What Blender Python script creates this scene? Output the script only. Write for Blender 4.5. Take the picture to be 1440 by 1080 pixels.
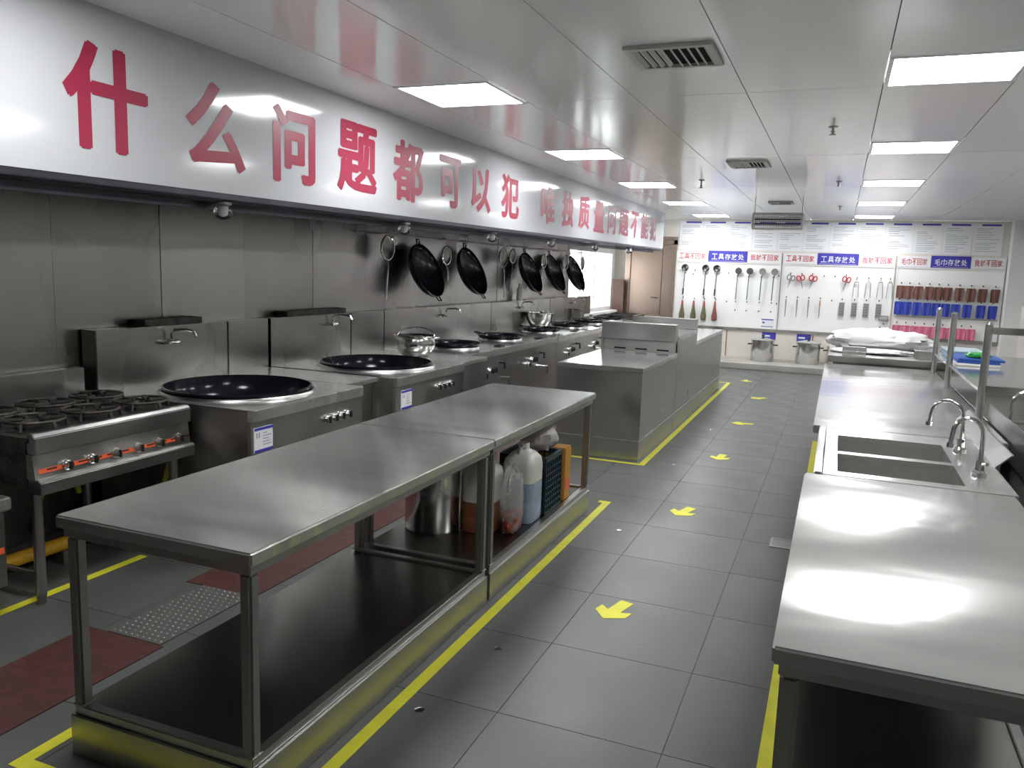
import bpy, bmesh, math, random
from mathutils import Vector, Matrix, noise
random.seed(7)
PI = math.pi
for o in list(bpy.data.objects): bpy.data.objects.remove(o)
SC = bpy.context.scene
COL = SC.collection

# ------------------------------------------------------------------ camera
F_PX, YAW, PITCH, ROLL, CAM_H = 1127.82, math.radians(-21.837), math.radians(-8.288), math.radians(1.9185), 1.6
fw = Vector((math.sin(YAW)*math.cos(PITCH), math.cos(YAW)*math.cos(PITCH), math.sin(PITCH)))
r0 = Vector((math.cos(YAW), -math.sin(YAW), 0)); u0 = r0.cross(fw)
rt = r0*math.cos(ROLL)+u0*math.sin(ROLL); up = -r0*math.sin(ROLL)+u0*math.cos(ROLL)
cd = bpy.data.cameras.new('camera'); cam = bpy.data.objects.new('camera', cd); COL.objects.link(cam)
cd.sensor_width = 36; cd.lens = F_PX*36/1440; cd.clip_start = .05; cd.clip_end = 100
cam.matrix_world = Matrix(((rt.x, up.x, -fw.x, 0), (rt.y, up.y, -fw.y, 0), (rt.z, up.z, -fw.z, CAM_H), (0, 0, 0, 1)))
SC.camera = cam

# ------------------------------------------------------------------ world, exposure
W = bpy.data.worlds.new('sky'); SC.world = W; W.use_nodes = True
W.node_tree.nodes['Background'].inputs[0].default_value = (.93, .97, 1, 1)
W.node_tree.nodes['Background'].inputs[1].default_value = 6.0
SC.view_settings.view_transform = 'Standard'; SC.view_settings.look = 'None'
SC.view_settings.gamma = 1; SC.view_settings.use_curve_mapping = False
SC.view_settings.exposure = 0.95
LAMP = 16.5            # radiance of the ceiling light panels
YB = 15.3             # back wall
CZ = 2.6              # ceiling

# ------------------------------------------------------------------ materials
MATS = {}
def mat(name, col, rough=.5, metal=0, emit=0, noise_amt=0, scale=(8, 8, 8), bump=0, bscale=(20, 20, 20), rvar=0, trans=0, ior=1.45, alpha=1, rand=0, spec=.5, coat=0, aniso=0, tang=(1, 0, 0)):
    if name in MATS: return MATS[name]
    m = bpy.data.materials.new(name); m.use_nodes = True; nt = m.node_tree; b = nt.nodes['Principled BSDF']
    c = (*col, 1); b.inputs['Base Color'].default_value = c
    b.inputs['Roughness'].default_value = rough; b.inputs['Metallic'].default_value = metal
    b.inputs['Specular IOR Level'].default_value = spec
    b.inputs['Transmission Weight'].default_value = trans; b.inputs['IOR'].default_value = ior; b.inputs['Alpha'].default_value = alpha
    if coat: b.inputs['Coat Weight'].default_value = coat; b.inputs['Coat Roughness'].default_value = .08
    if aniso:
        b.inputs['Anisotropic'].default_value = aniso
        cx = nt.nodes.new('ShaderNodeCombineXYZ')
        for i in range(3): cx.inputs[i].default_value = tang[i]
        nt.links.new(cx.outputs[0], b.inputs['Tangent'])
    if emit: b.inputs['Emission Color'].default_value = c; b.inputs['Emission Strength'].default_value = emit
    def nz(sc, det=3):
        t = nt.nodes.new('ShaderNodeTexCoord'); mp = nt.nodes.new('ShaderNodeMapping'); mp.inputs['Scale'].default_value = sc
        nt.links.new(t.outputs['Object'], mp.inputs['Vector'])
        n = nt.nodes.new('ShaderNodeTexNoise'); n.inputs['Scale'].default_value = 1; n.inputs['Detail'].default_value = det
        nt.links.new(mp.outputs[0], n.inputs['Vector']); return n
    if noise_amt or rvar:
        n = nz(scale)
        if noise_amt:
            mx = nt.nodes.new('ShaderNodeMix'); mx.data_type = 'RGBA'
            mx.inputs[6].default_value = (*[max(0, x*(1-noise_amt)) for x in col], 1)
            mx.inputs[7].default_value = (*[min(1, x*(1+noise_amt)) for x in col], 1)
            rm = nt.nodes.new('ShaderNodeMapRange'); rm.interpolation_type = 'SMOOTHSTEP'; rm.inputs['From Min'].default_value = .22; rm.inputs['From Max'].default_value = .78
            nt.links.new(n.outputs[0], rm.inputs[0])
            last = rm.outputs[0]
            if rand:
                oi = nt.nodes.new('ShaderNodeObjectInfo'); ad = nt.nodes.new('ShaderNodeMath'); ad.operation = 'MULTIPLY_ADD'
                sc_ = nt.nodes.new('ShaderNodeMath'); sc_.operation = 'MULTIPLY'; sc_.inputs[1].default_value = 1-rand; nt.links.new(last, sc_.inputs[0])
                ad.inputs[1].default_value = rand; nt.links.new(oi.outputs['Random'], ad.inputs[0]); nt.links.new(sc_.outputs[0], ad.inputs[2]); last = ad.outputs[0]
            nt.links.new(last, mx.inputs[0]); nt.links.new(mx.outputs[2], b.inputs['Base Color'])
        if rvar:
            rr = nt.nodes.new('ShaderNodeMapRange'); rr.interpolation_type = 'SMOOTHSTEP'; rr.inputs['From Min'].default_value = .22; rr.inputs['From Max'].default_value = .78
            rr.inputs['To Min'].default_value = max(.02, rough-rvar); rr.inputs['To Max'].default_value = rough+rvar
            nt.links.new(n.outputs[0], rr.inputs[0]); nt.links.new(rr.outputs[0], b.inputs['Roughness'])
    if bump:
        n = nz(bscale, 2); bp = nt.nodes.new('ShaderNodeBump'); bp.inputs['Strength'].default_value = 1; bp.inputs['Distance'].default_value = bump
        nt.links.new(n.outputs[0], bp.inputs['Height']); nt.links.new(bp.outputs[0], b.inputs['Normal'])
    MATS[name] = m; return m

STEEL = mat('brushed_steel', (.46, .465, .455), .33, 1, noise_amt=.1, scale=(3, 3, 3), bump=.0014, bscale=(5, 2, 5), rvar=.06)
STEELTOP = mat('steel_worktop', (.62, .63, .61), .15, .85, noise_amt=.10, scale=(1.2, 6, 2), bump=.0016, bscale=(.8, 3.5, 2), rvar=.02, aniso=1.0, spec=.3)
STEELWALL = mat('steel_wall_sheet', (.37, .362, .345), .28, 1, noise_amt=.12, scale=(1.5, 1.5, .5), bump=.002, bscale=(2, 2.2, .6), rvar=.03, rand=.6)
STEELDARK = mat('worn_steel', (.36, .35, .33), .42, 1, noise_amt=.25, scale=(4, 4, 4), rvar=.1)
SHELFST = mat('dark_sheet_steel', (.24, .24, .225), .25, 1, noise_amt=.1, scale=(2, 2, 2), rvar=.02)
LEGST = mat('leg_steel', (.34, .34, .33), .5, 1)
BASIN = mat('sink_bowl_steel', (.50, .50, .48), .4, .92)
GREASE = mat('greasy_iron', (.05, .045, .04), .5, .4, noise_amt=.6, scale=(14, 14, 14), bump=.004, bscale=(40, 40, 40))
CHROME = mat('chrome', (.75, .75, .75), .1, 1)
POTSTEEL = mat('polished_steel', (.68, .68, .67), .17, 1, noise_amt=.05, bump=.001, bscale=(6, 6, 2))
IRON = mat('black_iron', (.010, .011, .016), .24, .0, noise_amt=.3, scale=(6, 6, 6), rvar=.05)
WOKBLACK = mat('oiled_black_iron', (.008, .009, .014), .13, 0, spec=.32)
BLACK = mat('black_rubber', (.015, .015, .016), .5)
DARKHOLE = mat('black_opening', (.004, .004, .004), .9)
FASCIA = mat('white_gloss_fascia', (.44, .45, .47), .12, 0, bump=.002, bscale=(.5, .8, .8), coat=.3)
HOODSTEEL = mat('hood_steel', (.07, .07, .085), .4, 1, noise_amt=.2, scale=(3, 3, 3))
RED = mat('red_vinyl', (.27, .012, .045), .4)
CEIL = mat('ceiling_panel_enamel', (.86, .885, .885), .14, 0, bump=.0012, bscale=(1.2, 1.2, 1.2), rand=0, spec=.6)
SEAM = mat('seam_grey', (.25, .26, .26), .6)
WHITE = mat('white_enamel', (.80, .80, .80), .35)
WHITEBOARD = mat('white_pegboard', (.88, .89, .88), .4)
PAPER = mat('white_paper', (.80, .81, .83), .55)
INK = mat('grey_print', (.38, .39, .44), .6)
BLUE = mat('blue_sign', (.055, .05, .42), .45)
REDTXT = mat('red_print', (.50, .035, .06), .5)
TOOLST = mat('dark_tool_steel', (.13, .135, .125), .35, .9)
MUTEDRED = mat('muted_red_grip', (.32, .07, .08), .5)
WALLC = mat('cream_wall_tile', (.72, .68, .62), .4, noise_amt=.05, scale=(3, 3, 3))
WALLR = mat('grey_wall_paint', (.50, .51, .47), .5, noise_amt=.05, scale=(2, 2, 2))
REDLINE = mat('reddish_joint', (.45, .2, .17), .6)
GROUT = mat('dark_grout', (.10, .104, .10), .8)
TILE = mat('grey_floor_tile', (.108, .114, .109), .36, 0, noise_amt=.12, scale=(2.5, 2.5, 2.5), rvar=.06, rand=.25, bump=.0006, bscale=(60, 60, 60), spec=.32)
REDTILE = mat('dark_red_strip', (.085, .032, .029), .5, noise_amt=.25, scale=(20, 20, 20))
YEL = mat('yellow_floor_tape', (.70, .68, .04), .5, noise_amt=.08, scale=(9, 9, 9))
YPIPE = mat('yellow_pipe_paint', (.75, .42, .03), .4, noise_amt=.12, scale=(15, 15, 15))
YHOSE = mat('yellow_hose', (.62, .62, .10), .4)
LIGHT = mat('light_diffuser', (1, 1, 1), .5, emit=LAMP)
LFRAME = mat('light_frame', (.75, .76, .77), .4)
VENT = mat('vent_plastic', (.50, .52, .50), .5)
ORANGE = mat('orange_red_strip', (.75, .12, .04), .4)
GLASS = mat('clear_glass', (.95, .97, .96), .03, trans=1)
FILM = mat('clear_plastic_film', (.85, .86, .84), .12, trans=.75, ior=1.2, bump=.01, bscale=(18, 18, 18))
BAGW = mat('white_plastic_sheet', (.82, .82, .82), .3, bump=.008, bscale=(9, 9, 9))
MILKY = mat('milky_plastic', (.72, .73, .66), .3, trans=.25)
BLUISH = mat('bluish_liquid', (.27, .33, .42), .25)
REDJUG = mat('brownish_red_liquid', (.30, .12, .06), .25, trans=.2)
CRATE = mat('dark_teal_plastic', (.012, .035, .042), .4)
CARTON = mat('orange_carton', (.50, .25, .045), .6)
BROWNT = mat('brown_cloth', (.19, .09, .075), .9, noise_amt=.15, scale=(15, 15, 15), rand=.3)
BLUET = mat('blue_cloth', (.045, .075, .46), .9, noise_amt=.15, scale=(15, 15, 15), rand=.3)
PINKT = mat('pink_cloth', (.74, .20, .33), .9, noise_amt=.12, scale=(15, 15, 15), rand=.3)
BRISTLE = mat('olive_bristles', (.13, .12, .06), .9, noise_amt=.4, scale=(60, 60, 10))
DOORM = mat('brownish_steel_door', (.36, .27, .22), .35, .8, noise_amt=.08, scale=(1, 1, 1))
BROWNW = mat('dark_brown_board', (.10, .055, .04), .6, noise_amt=.2, scale=(4, 4, 1))
GREENP = mat('green_plastic', (.03, .32, .07), .35)
BLUEP = mat('blue_plastic', (.04, .12, .45), .35)
GREYP = mat('grey_plastic', (.30, .30, .30), .5)

# ------------------------------------------------------------------ mesh helpers
ORG = {}
class MB:
    def __init__(s): s.v = []; s.f = []
    def add(s, vs, fs):
        n = len(s.v); s.v += [tuple(v) for v in vs]; s.f += [[i+n for i in f] for f in fs]; return s
    def box(s, x0, x1, y0, y1, z0, z1):
        vs = [(x, y, z) for z in (z0, z1) for y in (y0, y1) for x in (x0, x1)]
        return s.add(vs, [(0, 2, 3, 1), (4, 5, 7, 6), (0, 1, 5, 4), (2, 6, 7, 3), (0, 4, 6, 2), (1, 3, 7, 5)])
    def cyl(s, p0, p1, r, n=12, r2=None, caps=True):
        p0 = Vector(p0); p1 = Vector(p1); d = (p1-p0).normalized(); r2 = r if r2 is None else r2
        a = d.orthogonal().normalized(); b = d.cross(a)
        vs = []
        for p, q in ((p0, r), (p1, r2)):
            for i in range(n):
                t = 2*PI*i/n; vs.append(p+(a*math.cos(t)+b*math.sin(t))*q)
        fs = [(i, (i+1) % n, n+(i+1) % n, n+i) for i in range(n)]
        if caps: fs += [tuple(range(n-1, -1, -1)), tuple(range(n, 2*n))]
        return s.add(vs, fs)
    def tube(s, pts, r, n=8, closed=False):
        pts = [Vector(p) for p in pts]; m = len(pts); vs = []; prev = None
        for k in range(m):
            a = pts[k-1] if (k > 0 or closed) else pts[k]; c = pts[(k+1) % m] if (k < m-1 or closed) else pts[k]
            d = (c-a).normalized()
            if prev is None: x = d.orthogonal().normalized()
            else:
                x = prev-d*prev.dot(d)
                x = x.normalized() if x.length > 1e-6 else d.orthogonal().normalized()
            prev = x; y = d.cross(x); q = r[k] if isinstance(r, (list, tuple)) else r
            vs += [pts[k]+(x*math.cos(2*PI*i/n)+y*math.sin(2*PI*i/n))*q for i in range(n)]
        fs = []
        for k in range(m if closed else m-1):
            k2 = (k+1) % m
            fs += [(k*n+i, k*n+(i+1) % n, k2*n+(i+1) % n, k2*n+i) for i in range(n)]
        if not closed: fs += [tuple(range(n-1, -1, -1)), tuple(range((m-1)*n, m*n))]
        return s.add(vs, fs)
    def lathe(s, prof, M=None, n=32, cap=True):
        M = M or Matrix(); vs = []
        for r, z in prof:
            vs += [M @ Vector((r*math.cos(2*PI*i/n), r*math.sin(2*PI*i/n), z)) for i in range(n)]
        m = len(prof); fs = []
        for k in range(m-1):
            fs += [(k*n+i, k*n+(i+1) % n, (k+1)*n+(i+1) % n, (k+1)*n+i) for i in range(n)]
        if cap and prof[0][0] > 1e-4: fs.append(tuple(range(n-1, -1, -1)))
        if cap and prof[-1][0] > 1e-4: fs.append(tuple(range((m-1)*n, m*n)))
        return s.add(vs, fs)
    def prism(s, poly, axis, a0, a1):
        # poly: 2-D points in the two other axes (order x,y,z without axis)
        def P(p, a):
            q = list(p); q.insert(axis, a); return q
        n = len(poly); vs = [P(p, a0) for p in poly]+[P(p, a1) for p in poly]
        fs = [(i, (i+1) % n, n+(i+1) % n, n+i) for i in range(n)]+[tuple(range(n-1, -1, -1)), tuple(range(n, 2*n))]
        return s.add(vs, fs)
    def blob(s, c, rad, seed=0, amp=.15, fr=3, n=24, m=14, flat=True):
        vs = []
        for j in range(m+1):
            ph = PI*j/m
            for i in range(n):
                t = 2*PI*i/n; d = Vector((math.sin(ph)*math.cos(t), math.sin(ph)*math.sin(t), math.cos(ph)))
                k = 1+amp*noise.noise(d*fr+Vector((seed*7.1, seed*3.3, 0)))+amp*.6*noise.noise(d*fr*2.7+Vector((0, seed*5.7, 2)))
                p = Vector((c[0]+d.x*rad[0]*k, c[1]+d.y*rad[1]*k, c[2]+d.z*rad[2]*k))
                if flat and p.z < c[2]-rad[2]*.85: p.z = c[2]-rad[2]*.85
                vs.append(p)
        fs = []
        for j in range(m):
            fs += [(j*n+i, (j+1)*n+i, (j+1)*n+(i+1) % n, j*n+(i+1) % n) for i in range(n)]
        return s.add(vs, fs)
    def build(s, name, m, parent=None, smooth=None, bevel=0):
        me = bpy.data.meshes.new(name)
        off = ORG.get(parent.name, Vector()) if parent else Vector()
        me.from_pydata([Vector(v)-off for v in s.v], [], s.f); me.update()
        bm = bmesh.new(); bm.from_mesh(me)
        bmesh.ops.remove_doubles(bm, verts=bm.verts, dist=1e-5)
        bmesh.ops.recalc_face_normals(bm, faces=bm.faces)
        if bevel: bmesh.ops.bevel(bm, geom=[e for e in bm.edges if e.is_manifold and e.calc_face_angle(0) > .6], offset=bevel, segments=2, affect='EDGES', clamp_overlap=True)
        bm.to_mesh(me); bm.free()
        me.materials.append(m)
        if smooth is not None:
            me.shade_smooth(); me.set_sharp_from_angle(angle=math.radians(smooth))
        o = bpy.data.objects.new(name, me); COL.objects.link(o)
        if parent: o.parent = parent
        ORG[o.name] = off
        return o
def part(name, m, parent, **k):
    """part(name, mat, parent) -> MB whose .done() builds"""
    b = MB(); b.done = lambda **kk: b.build(name, m, parent, **kk); return b
def tag(o, label, cat, group=None):
    o['label'] = label; o['category'] = cat
    if group: o['group'] = group
    return o
def thing(name, label, cat, loc, group=None):
    o = bpy.data.objects.new(name, None); COL.objects.link(o); o.location = loc; o.empty_display_size = .1
    ORG[o.name] = Vector(loc); return tag(o, label, cat, group)
def struct(o): o['kind'] = 'structure'; return o
def copy_tree(o, parent=None, loc=None):
    c = o.copy(); COL.objects.link(c); c.parent = parent
    if loc is not None: c.location = loc; ORG[c.name] = Vector(loc)
    for ch in list(o.children): copy_tree(ch, c)
    return c
def box(name, m, parent, *b, bevel=0): return MB().box(*b).build(name, m, parent, bevel=bevel)
TXT = {}
def text_mesh(s, bold):
    if (s, bold) in TXT: return TXT[(s, bold)]
    cu = bpy.data.curves.new('t', 'FONT'); cu.body = s; cu.size = 1; cu.offset = bold; cu.resolution_u = 3
    o = bpy.data.objects.new('t', cu); COL.objects.link(o)
    dg = bpy.context.evaluated_depsgraph_get(); dg.update()
    me = bpy.data.meshes.new_from_object(o.evaluated_get(dg))
    v = [tuple(p.co) for p in me.vertices]; f = [list(p.vertices) for p in me.polygons]
    bpy.data.objects.remove(o); bpy.data.curves.remove(cu); bpy.data.meshes.remove(me)
    TXT[(s, bold)] = (v, f); return v, f
def text_on(mb, s, ax, ay, org, w, h, bold=.0):
    """fit glyphs of s into a w x h rectangle at org (lower left) spanned by ax, ay"""
    v, f = text_mesh(s, bold)
    if not v: return mb
    x0 = min(p[0] for p in v); x1 = max(p[0] for p in v); y0 = min(p[1] for p in v); y1 = max(p[1] for p in v)
    ax = Vector(ax); ay = Vector(ay); org = Vector(org)
    return mb.add([org+ax*((p[0]-x0)/(x1-x0)*w)+ay*((p[1]-y0)/(y1-y0)*h) for p in v], f)
def row_text(mb, s, ax, ay, org, w, h, bold=.0):
    n = len(s); cw = w/n; g = cw*.12
    for i, c in enumerate(s):
        text_on(mb, c, ax, ay, Vector(org)+Vector(ax)*(cw*i+g/2), cw-g, h, bold)
    return mb

# ================================================================== SETTING
X_L, X_R, Y_N = -4.05, 2.75, -2.6
floor = struct(box('floor', GROUT, None, X_L-.2, X_R+.2, Y_N-.2, YB+.2, -.06, -.004))
TW = .6
proto = None
def floor_tile(i, j):
    global proto
    x = -.42+TW*i; y = 2.51+TW*j
    x0 = max(x+.0012, X_L); x1 = min(x+TW-.0012, X_R); y0 = y+.0012; y1 = min(y+TW-.0012, YB)
    full = x1-x0 > TW-.01 and y1-y0 > TW-.01
    if full and proto is not None:
        o = proto.copy(); COL.objects.link(o); o.location = (x, y, 0); return o
    if full:
        o = MB().box(.0012, TW-.0012, .0012, TW-.0012, -.012, 0).build('tile', TILE, floor, bevel=.0008); o.location = (x, y, 0); proto = o; return o
    if x1-x0 < .02: return
    MB().box(x0, x1, y0, y1, -.012, 0).build('tile', TILE, floor, bevel=.0008)
for j in range(-4, 22):
    for i in range(-7, 4): floor_tile(i, j)
# back strip and side strip of floor beyond the tiled field
MB().box(X_L, X_R, 2.51+TW*-9, 2.51+TW*-4, -.012, -.001).build('tile', TILE, floor)
MB().box(-.42+TW*4, X_R, 2.51-TW*4, YB, -.012, -.001).build('tile', TILE, floor)
MB().box(X_L, -.42+TW*4, 2.51+TW*22+.0-.6*.0, YB, -.012, -.0005).build('tile', TILE, floor) if 2.51+TW*22 < YB else None

# left wall with separate steel sheets
wl = struct(MB().box(X_L-.25, X_L-.02, Y_N, 12.35, 0, CZ).box(X_L-.25, X_L-.02, 12.35, YB, 0, .86).box(X_L-.25, X_L-.02, 12.35, YB, 1.98, CZ).box(X_L-.25, X_L-.02, 15.1, YB, .86, 1.98).build('wall_left', WHITE))
edges = [-2.6, -1.7, -.85, 0, .8, 1.6, 2.4, 3.21, 3.98, 4.77, 5.6, 6.4, 7.43, 8.4, 9.5, 10.4, 11.3, 12.33]
for a, b in zip(edges, edges[1:]):
    box('panel', STEELWALL, wl, X_L-.02, X_L-.004-.006*random.random(), a+.002, b-.002, 0, CZ-.01)
box('panel', WALLC, wl, X_L-.02, X_L-.005, 12.35, YB, 0, .855); box('panel', WALLC, wl, X_L-.02, X_L-.005, 12.35, YB, 1.985, CZ-.01)
# window in the far left wall
w1 = struct(MB().box(X_L-.2, X_L, 12.35, 12.43, .86, 1.98).box(X_L-.2, X_L, 15.02, 15.1, .86, 1.98).box(X_L-.2, X_L, 12.43, 15.02, .86, .93).box(X_L-.2, X_L, 12.43, 15.02, 1.91, 1.98).build('window_1', WHITE))
for y in (13.3, 14.15): box('mullion', WHITE, w1, X_L-.16, X_L-.08, y-.03, y+.03, .93, 1.91)
box('sill', WHITE, w1, X_L-.04, X_L+.14, 12.4, 15.08, .82, .86)
for a, b in ((12.43, 13.27), (13.33, 14.12), (14.18, 15.02)): box('pane', GLASS, w1, X_L-.125, X_L-.117, a, b, .93, 1.91)
# back wall: cream lower part with reddish joints, door
wb = struct(box('wall_back', WALLC, None, X_L-.25, X_R+.25, YB, YB+.2, 0, CZ))
for x in (-2.62, -1.87, -1.12, -.37, .38, 1.13, 1.88):
    box('joint', REDLINE, wb, x-.008, x+.008, YB-.006, YB, 0, .66)
for x in (-2.61, -1.86, -1.11, -.36, .39, 1.14):
    box('panel', WALLC, wb, x+.002, x+.73, YB-.012, YB, .0, .66)
box('rail', STEELDARK, wb, -2.85, 2.5, YB-.03, YB, .585, .635)
d1 = struct(MB().box(-3.84, -3.74, YB-.09, YB, 0, 2.2).box(-2.93, -2.88, YB-.09, YB, 0, 2.2).box(-3.84, -2.88, YB-.09, YB, 2.12, 2.2).build('door_1', DOORM))
box('door_leaf', DOORM, d1, -3.735, -3.14, YB-.06, YB-.005, .02, 2.115, bevel=.004)
box('door_leaf', DOORM, d1, -3.13, -2.935, YB-.06, YB-.005, .02, 2.115, bevel=.004)
MB().tube([(-3.18, YB-.06, 1.12), (-3.18, YB-.12, 1.12), (-3.30, YB-.12, 1.12)], .012).build('door_handle', CHROME, d1, smooth=40)
tr = struct(box('trim_1', DOORM, None, -3.84, -2.88, YB-.09, YB, 2.205, 2.26))
# right wall and pilaster, near wall
wr = struct(box('wall_right', WALLR, None, X_R, X_R+.2, Y_N, YB, 0, CZ))
struct(box('trim_2', WHITE, None, 2.5, X_R, YB-.25, YB, 0, CZ))
box('rail', WHITE, wr, X_R-.025, X_R, 2, YB-.25, 2.44, 2.475); box('dado_panel', WALLC, wr, X_R-.012, X_R, 2, YB-.25, 0, 1.25)
struct(box('wall_front', WALLC, None, X_L-.25, X_R+.2, Y_N-.2, Y_N, 0, CZ))

# ceiling: enamelled panels with fine seams
ce = struct(box('ceiling', SEAM, None, X_L-.25, X_R+.2, Y_N-.2, YB+.2, CZ+.03, CZ+.12))
cols = [-4.05, -3.1, -2.47, -1.86, -1.2, -.57, .12, .72, 1.4, 2.08, 2.75]
LY = [4.17+2.49*k for k in range(5)]          # near edges of the light panels
rows = [-2.6, -.3, 2.28]+[y+.6 for y in LY]+[YB]
VENTS = [(-1.0, -.6, 3.69, 4.08), (-1.03, -.68, 7.5, 7.95), (-1.0, -.68, 11.6, 11.98)]
for a, b in zip(cols, cols[1:]):
    lit = abs(a+2.47) < .01 or abs(a-.12) < .01
    for c, d in zip(rows, rows[1:]):
        segs = [(c, d)]
        if lit:
            for y in [1.68]+LY:
                segs = [t for s_ in segs for t in (((s_[0], y), (y+.6, s_[1])) if s_[0] <= y+1e-6 and y+.6 <= s_[1]+1e-6 else (s_,))]
        for e, f in segs:
            if f-e > .02: box('panel', CEIL, ce, a+.0025, b-.0025, e+.0025, f-.0025, CZ, CZ+.03)
# light panels
def light(x, y, label, group):
    t = thing('ceiling_light', label, 'ceiling light', (x+.3, y+.3, CZ), group)
    x0, x1, y0, y1 = x+.005, x+.595, y+.005, y+.595
    MB().box(x0, x1, y0, y0+.02, CZ-.006, CZ+.02).box(x0, x1, y1-.02, y1, CZ-.006, CZ+.02).box(x0, x0+.02, y0+.02, y1-.02, CZ-.006, CZ+.02).box(x1-.02, x1, y0+.02, y1-.02, CZ-.006, CZ+.02).build('frame', LFRAME, t)
    box('diffuser', LIGHT, t, x0+.02, x1-.02, y0+.02, y1-.02, CZ-.002, CZ+.015)
for y in [1.68]+LY:
    light(-2.47, y, 'square white ceiling light panel in the row beside the lettered hood', 'ceiling lights beside the hood')
    light(.12, y, 'square white ceiling light panel in the row above the sink counters', 'ceiling lights above the sink counters')
for i, (x0, x1, y0, y1) in enumerate(VENTS):
    lb = ['large square ceiling air vent with louvres showing dark gaps', 'small slatted ceiling air vent between the light rows, with louvres in halves', 'narrow ceiling air vent near the hanging insect lamp'][i]
    t = thing('ceiling_vent', lb, 'air vent', ((x0+x1)/2, (y0+y1)/2, CZ), 'ceiling air vents')
    z0 = CZ-.018; k = .035
    MB().box(x0, x1, y0, y0+k, z0, CZ).box(x0, x1, y1-k, y1, z0, CZ).box(x0, x0+k, y0+k, y1-k, z0, CZ).box(x1-k, x1, y0+k, y1-k, z0, CZ).build('frame', VENT, t, bevel=.003)
    box('backing', DARKHOLE, t, x0+k, x1-k, y0+k, y1-k, CZ-.003, CZ-.0005)
    n = 9; xm = (x0+x1)/2
    for q in range(n):
        xx = x0+k+.012+(x1-x0-2*k-.024)*q/(n-1); s = .012 if xx > xm else -.012
        MB().prism([(xx-.004, CZ-.004), (xx+.004, CZ-.004), (xx+.004+s, CZ-.016), (xx-.004+s, CZ-.016)], 1, y0+k, y1-k).build('slat', VENT, t)
for i, (x, y) in enumerate([(-.13, 5.94), (-.10, 9.24), (-.09, 12.4), (-1.48, 9.0)]):
    t = thing('sprinkler', 'small pendant sprinkler head below the ceiling' if i < 3 else 'dark pendant ceiling fitting between the two light rows', 'sprinkler', (x, y, CZ), 'ceiling sprinklers' if i < 3 else None)
    l = .03 if i < 3 else .06
    MB().lathe([(.03, CZ), (.03, CZ-.006), (.008, CZ-.012), (.008, CZ-l-.02), (.002, CZ-l-.02)], Matrix.Translation((x, y, 0)), 12).build('stem', STEELDARK, t, smooth=40)
    MB().cyl((x, y, CZ-l-.026), (x, y, CZ-l-.02), .02, 10).cyl((x, y, CZ-l-.006), (x, y, CZ-l), .014, 10).build('deflector', BLACK if i == 3 else STEELDARK, t)
# hanging insect lamp
t = thing('insect_lamp', 'dark wire-grid insect killing lamp hung from the ceiling by wires', 'insect lamp', (-.81, 11, 2.2))
x0, x1, y0, y1, z0, z1 = -1.12, -.50, 10.95, 11.05, 2.19, 2.40
MB().box(x0, x1, y0, y1, z1-.03, z1).box(x0, x1, y0, y1, z0, z0+.02).box(x0, x0+.025, y0, y1, z0+.02, z1-.03).box(x1-.025, x1, y0, y1, z0+.02, z1-.03).build('housing', STEELDARK, t, bevel=.004)
g = MB()
for q in range(1, 40): g.cyl((x0+.025+(x1-x0-.05)*q/40, y0+.01, z0+.02), (x0+.025+(x1-x0-.05)*q/40, y0+.01, z1-.03), .0025, 5, caps=False)
for q in range(1, 6): g.cyl((x0+.025, y0+.006, z0+.02+(z1-z0-.05)*q/6), (x1-.025, y0+.006, z0+.02+(z1-z0-.05)*q/6), .0025, 5, caps=False)
g.build('wire_grid', BLACK, t)
for z in (2.26, 2.32): MB().cyl((x0+.025, 11, z), (x1-.025, 11, z), .012, 10).build('tube', mat('violet_tube', (.20, .19, .28), .3), t, smooth=40)
for x in (x0+.02, x1-.02): MB().cyl((x, 11, z1), (x, 11, CZ), .003, 6).build('hanging_wire', BLACK, t)

# ================================================================== EXHAUST HOOD
HX = -2.9
def hb(y): return 1.893+.0078*y        # lower edge of the fascia, rising slightly
HY0, HY1 = -1.5, 14.05
hood = thing('exhaust_hood', 'long white exhaust hood with large red Chinese lettering above the stoves', 'exhaust hood', (HX, 6, 1.95))
a, b = HY0, HY1
MB().add([(HX-.02, a, hb(a)), (HX-.02, b, hb(b)), (HX-.02, b, CZ), (HX-.02, a, CZ), (HX, a, hb(a)), (HX, b, hb(b)), (HX, b, CZ), (HX, a, CZ)],
         [(0, 1, 2, 3), (4, 5, 6, 7), (0, 4, 7, 3), (1, 5, 6, 2), (0, 1, 5, 4), (3, 2, 6, 7)]).build('fascia', FASCIA, hood)
def rail(x0, x1, d0, d1):      # bar following the lower edge, from hb+d0 to hb+d1
    vs = [(x, y, hb(y)+d) for d in (d0, d1) for y in (a, b) for x in (x0, x1)]
    return MB().add(vs, [(0, 2, 3, 1), (4, 5, 7, 6), (0, 1, 5, 4), (2, 6, 7, 3), (0, 4, 6, 2), (1, 3, 7, 5)])
rail(HX-.06, HX-.003, -.03, 0).build('gutter_lip', HOODSTEEL, hood, bevel=.004)
rail(HX-.16, HX-.06, -.036, -.014).build('gutter', HOODSTEEL, hood)
rail(HX-.19, HX-.16, -.075, .03).build('gutter_edge', HOODSTEEL, hood)
rail(HX-.34, HX-.19, -.05, -.03).build('gutter', HOODSTEEL, hood)
box('end_panel', FASCIA, hood, X_L, HX-.02, HY1-.02, HY1, hb(HY1), CZ)
MB().add([(HX-.3, a, 2.0), (HX-.3, b, 2.1), (X_L+.02, b, 2.5), (X_L+.02, a, 2.45)], [(0, 1, 2, 3)]).build('filter_bank', HOODSTEEL, hood)
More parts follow.
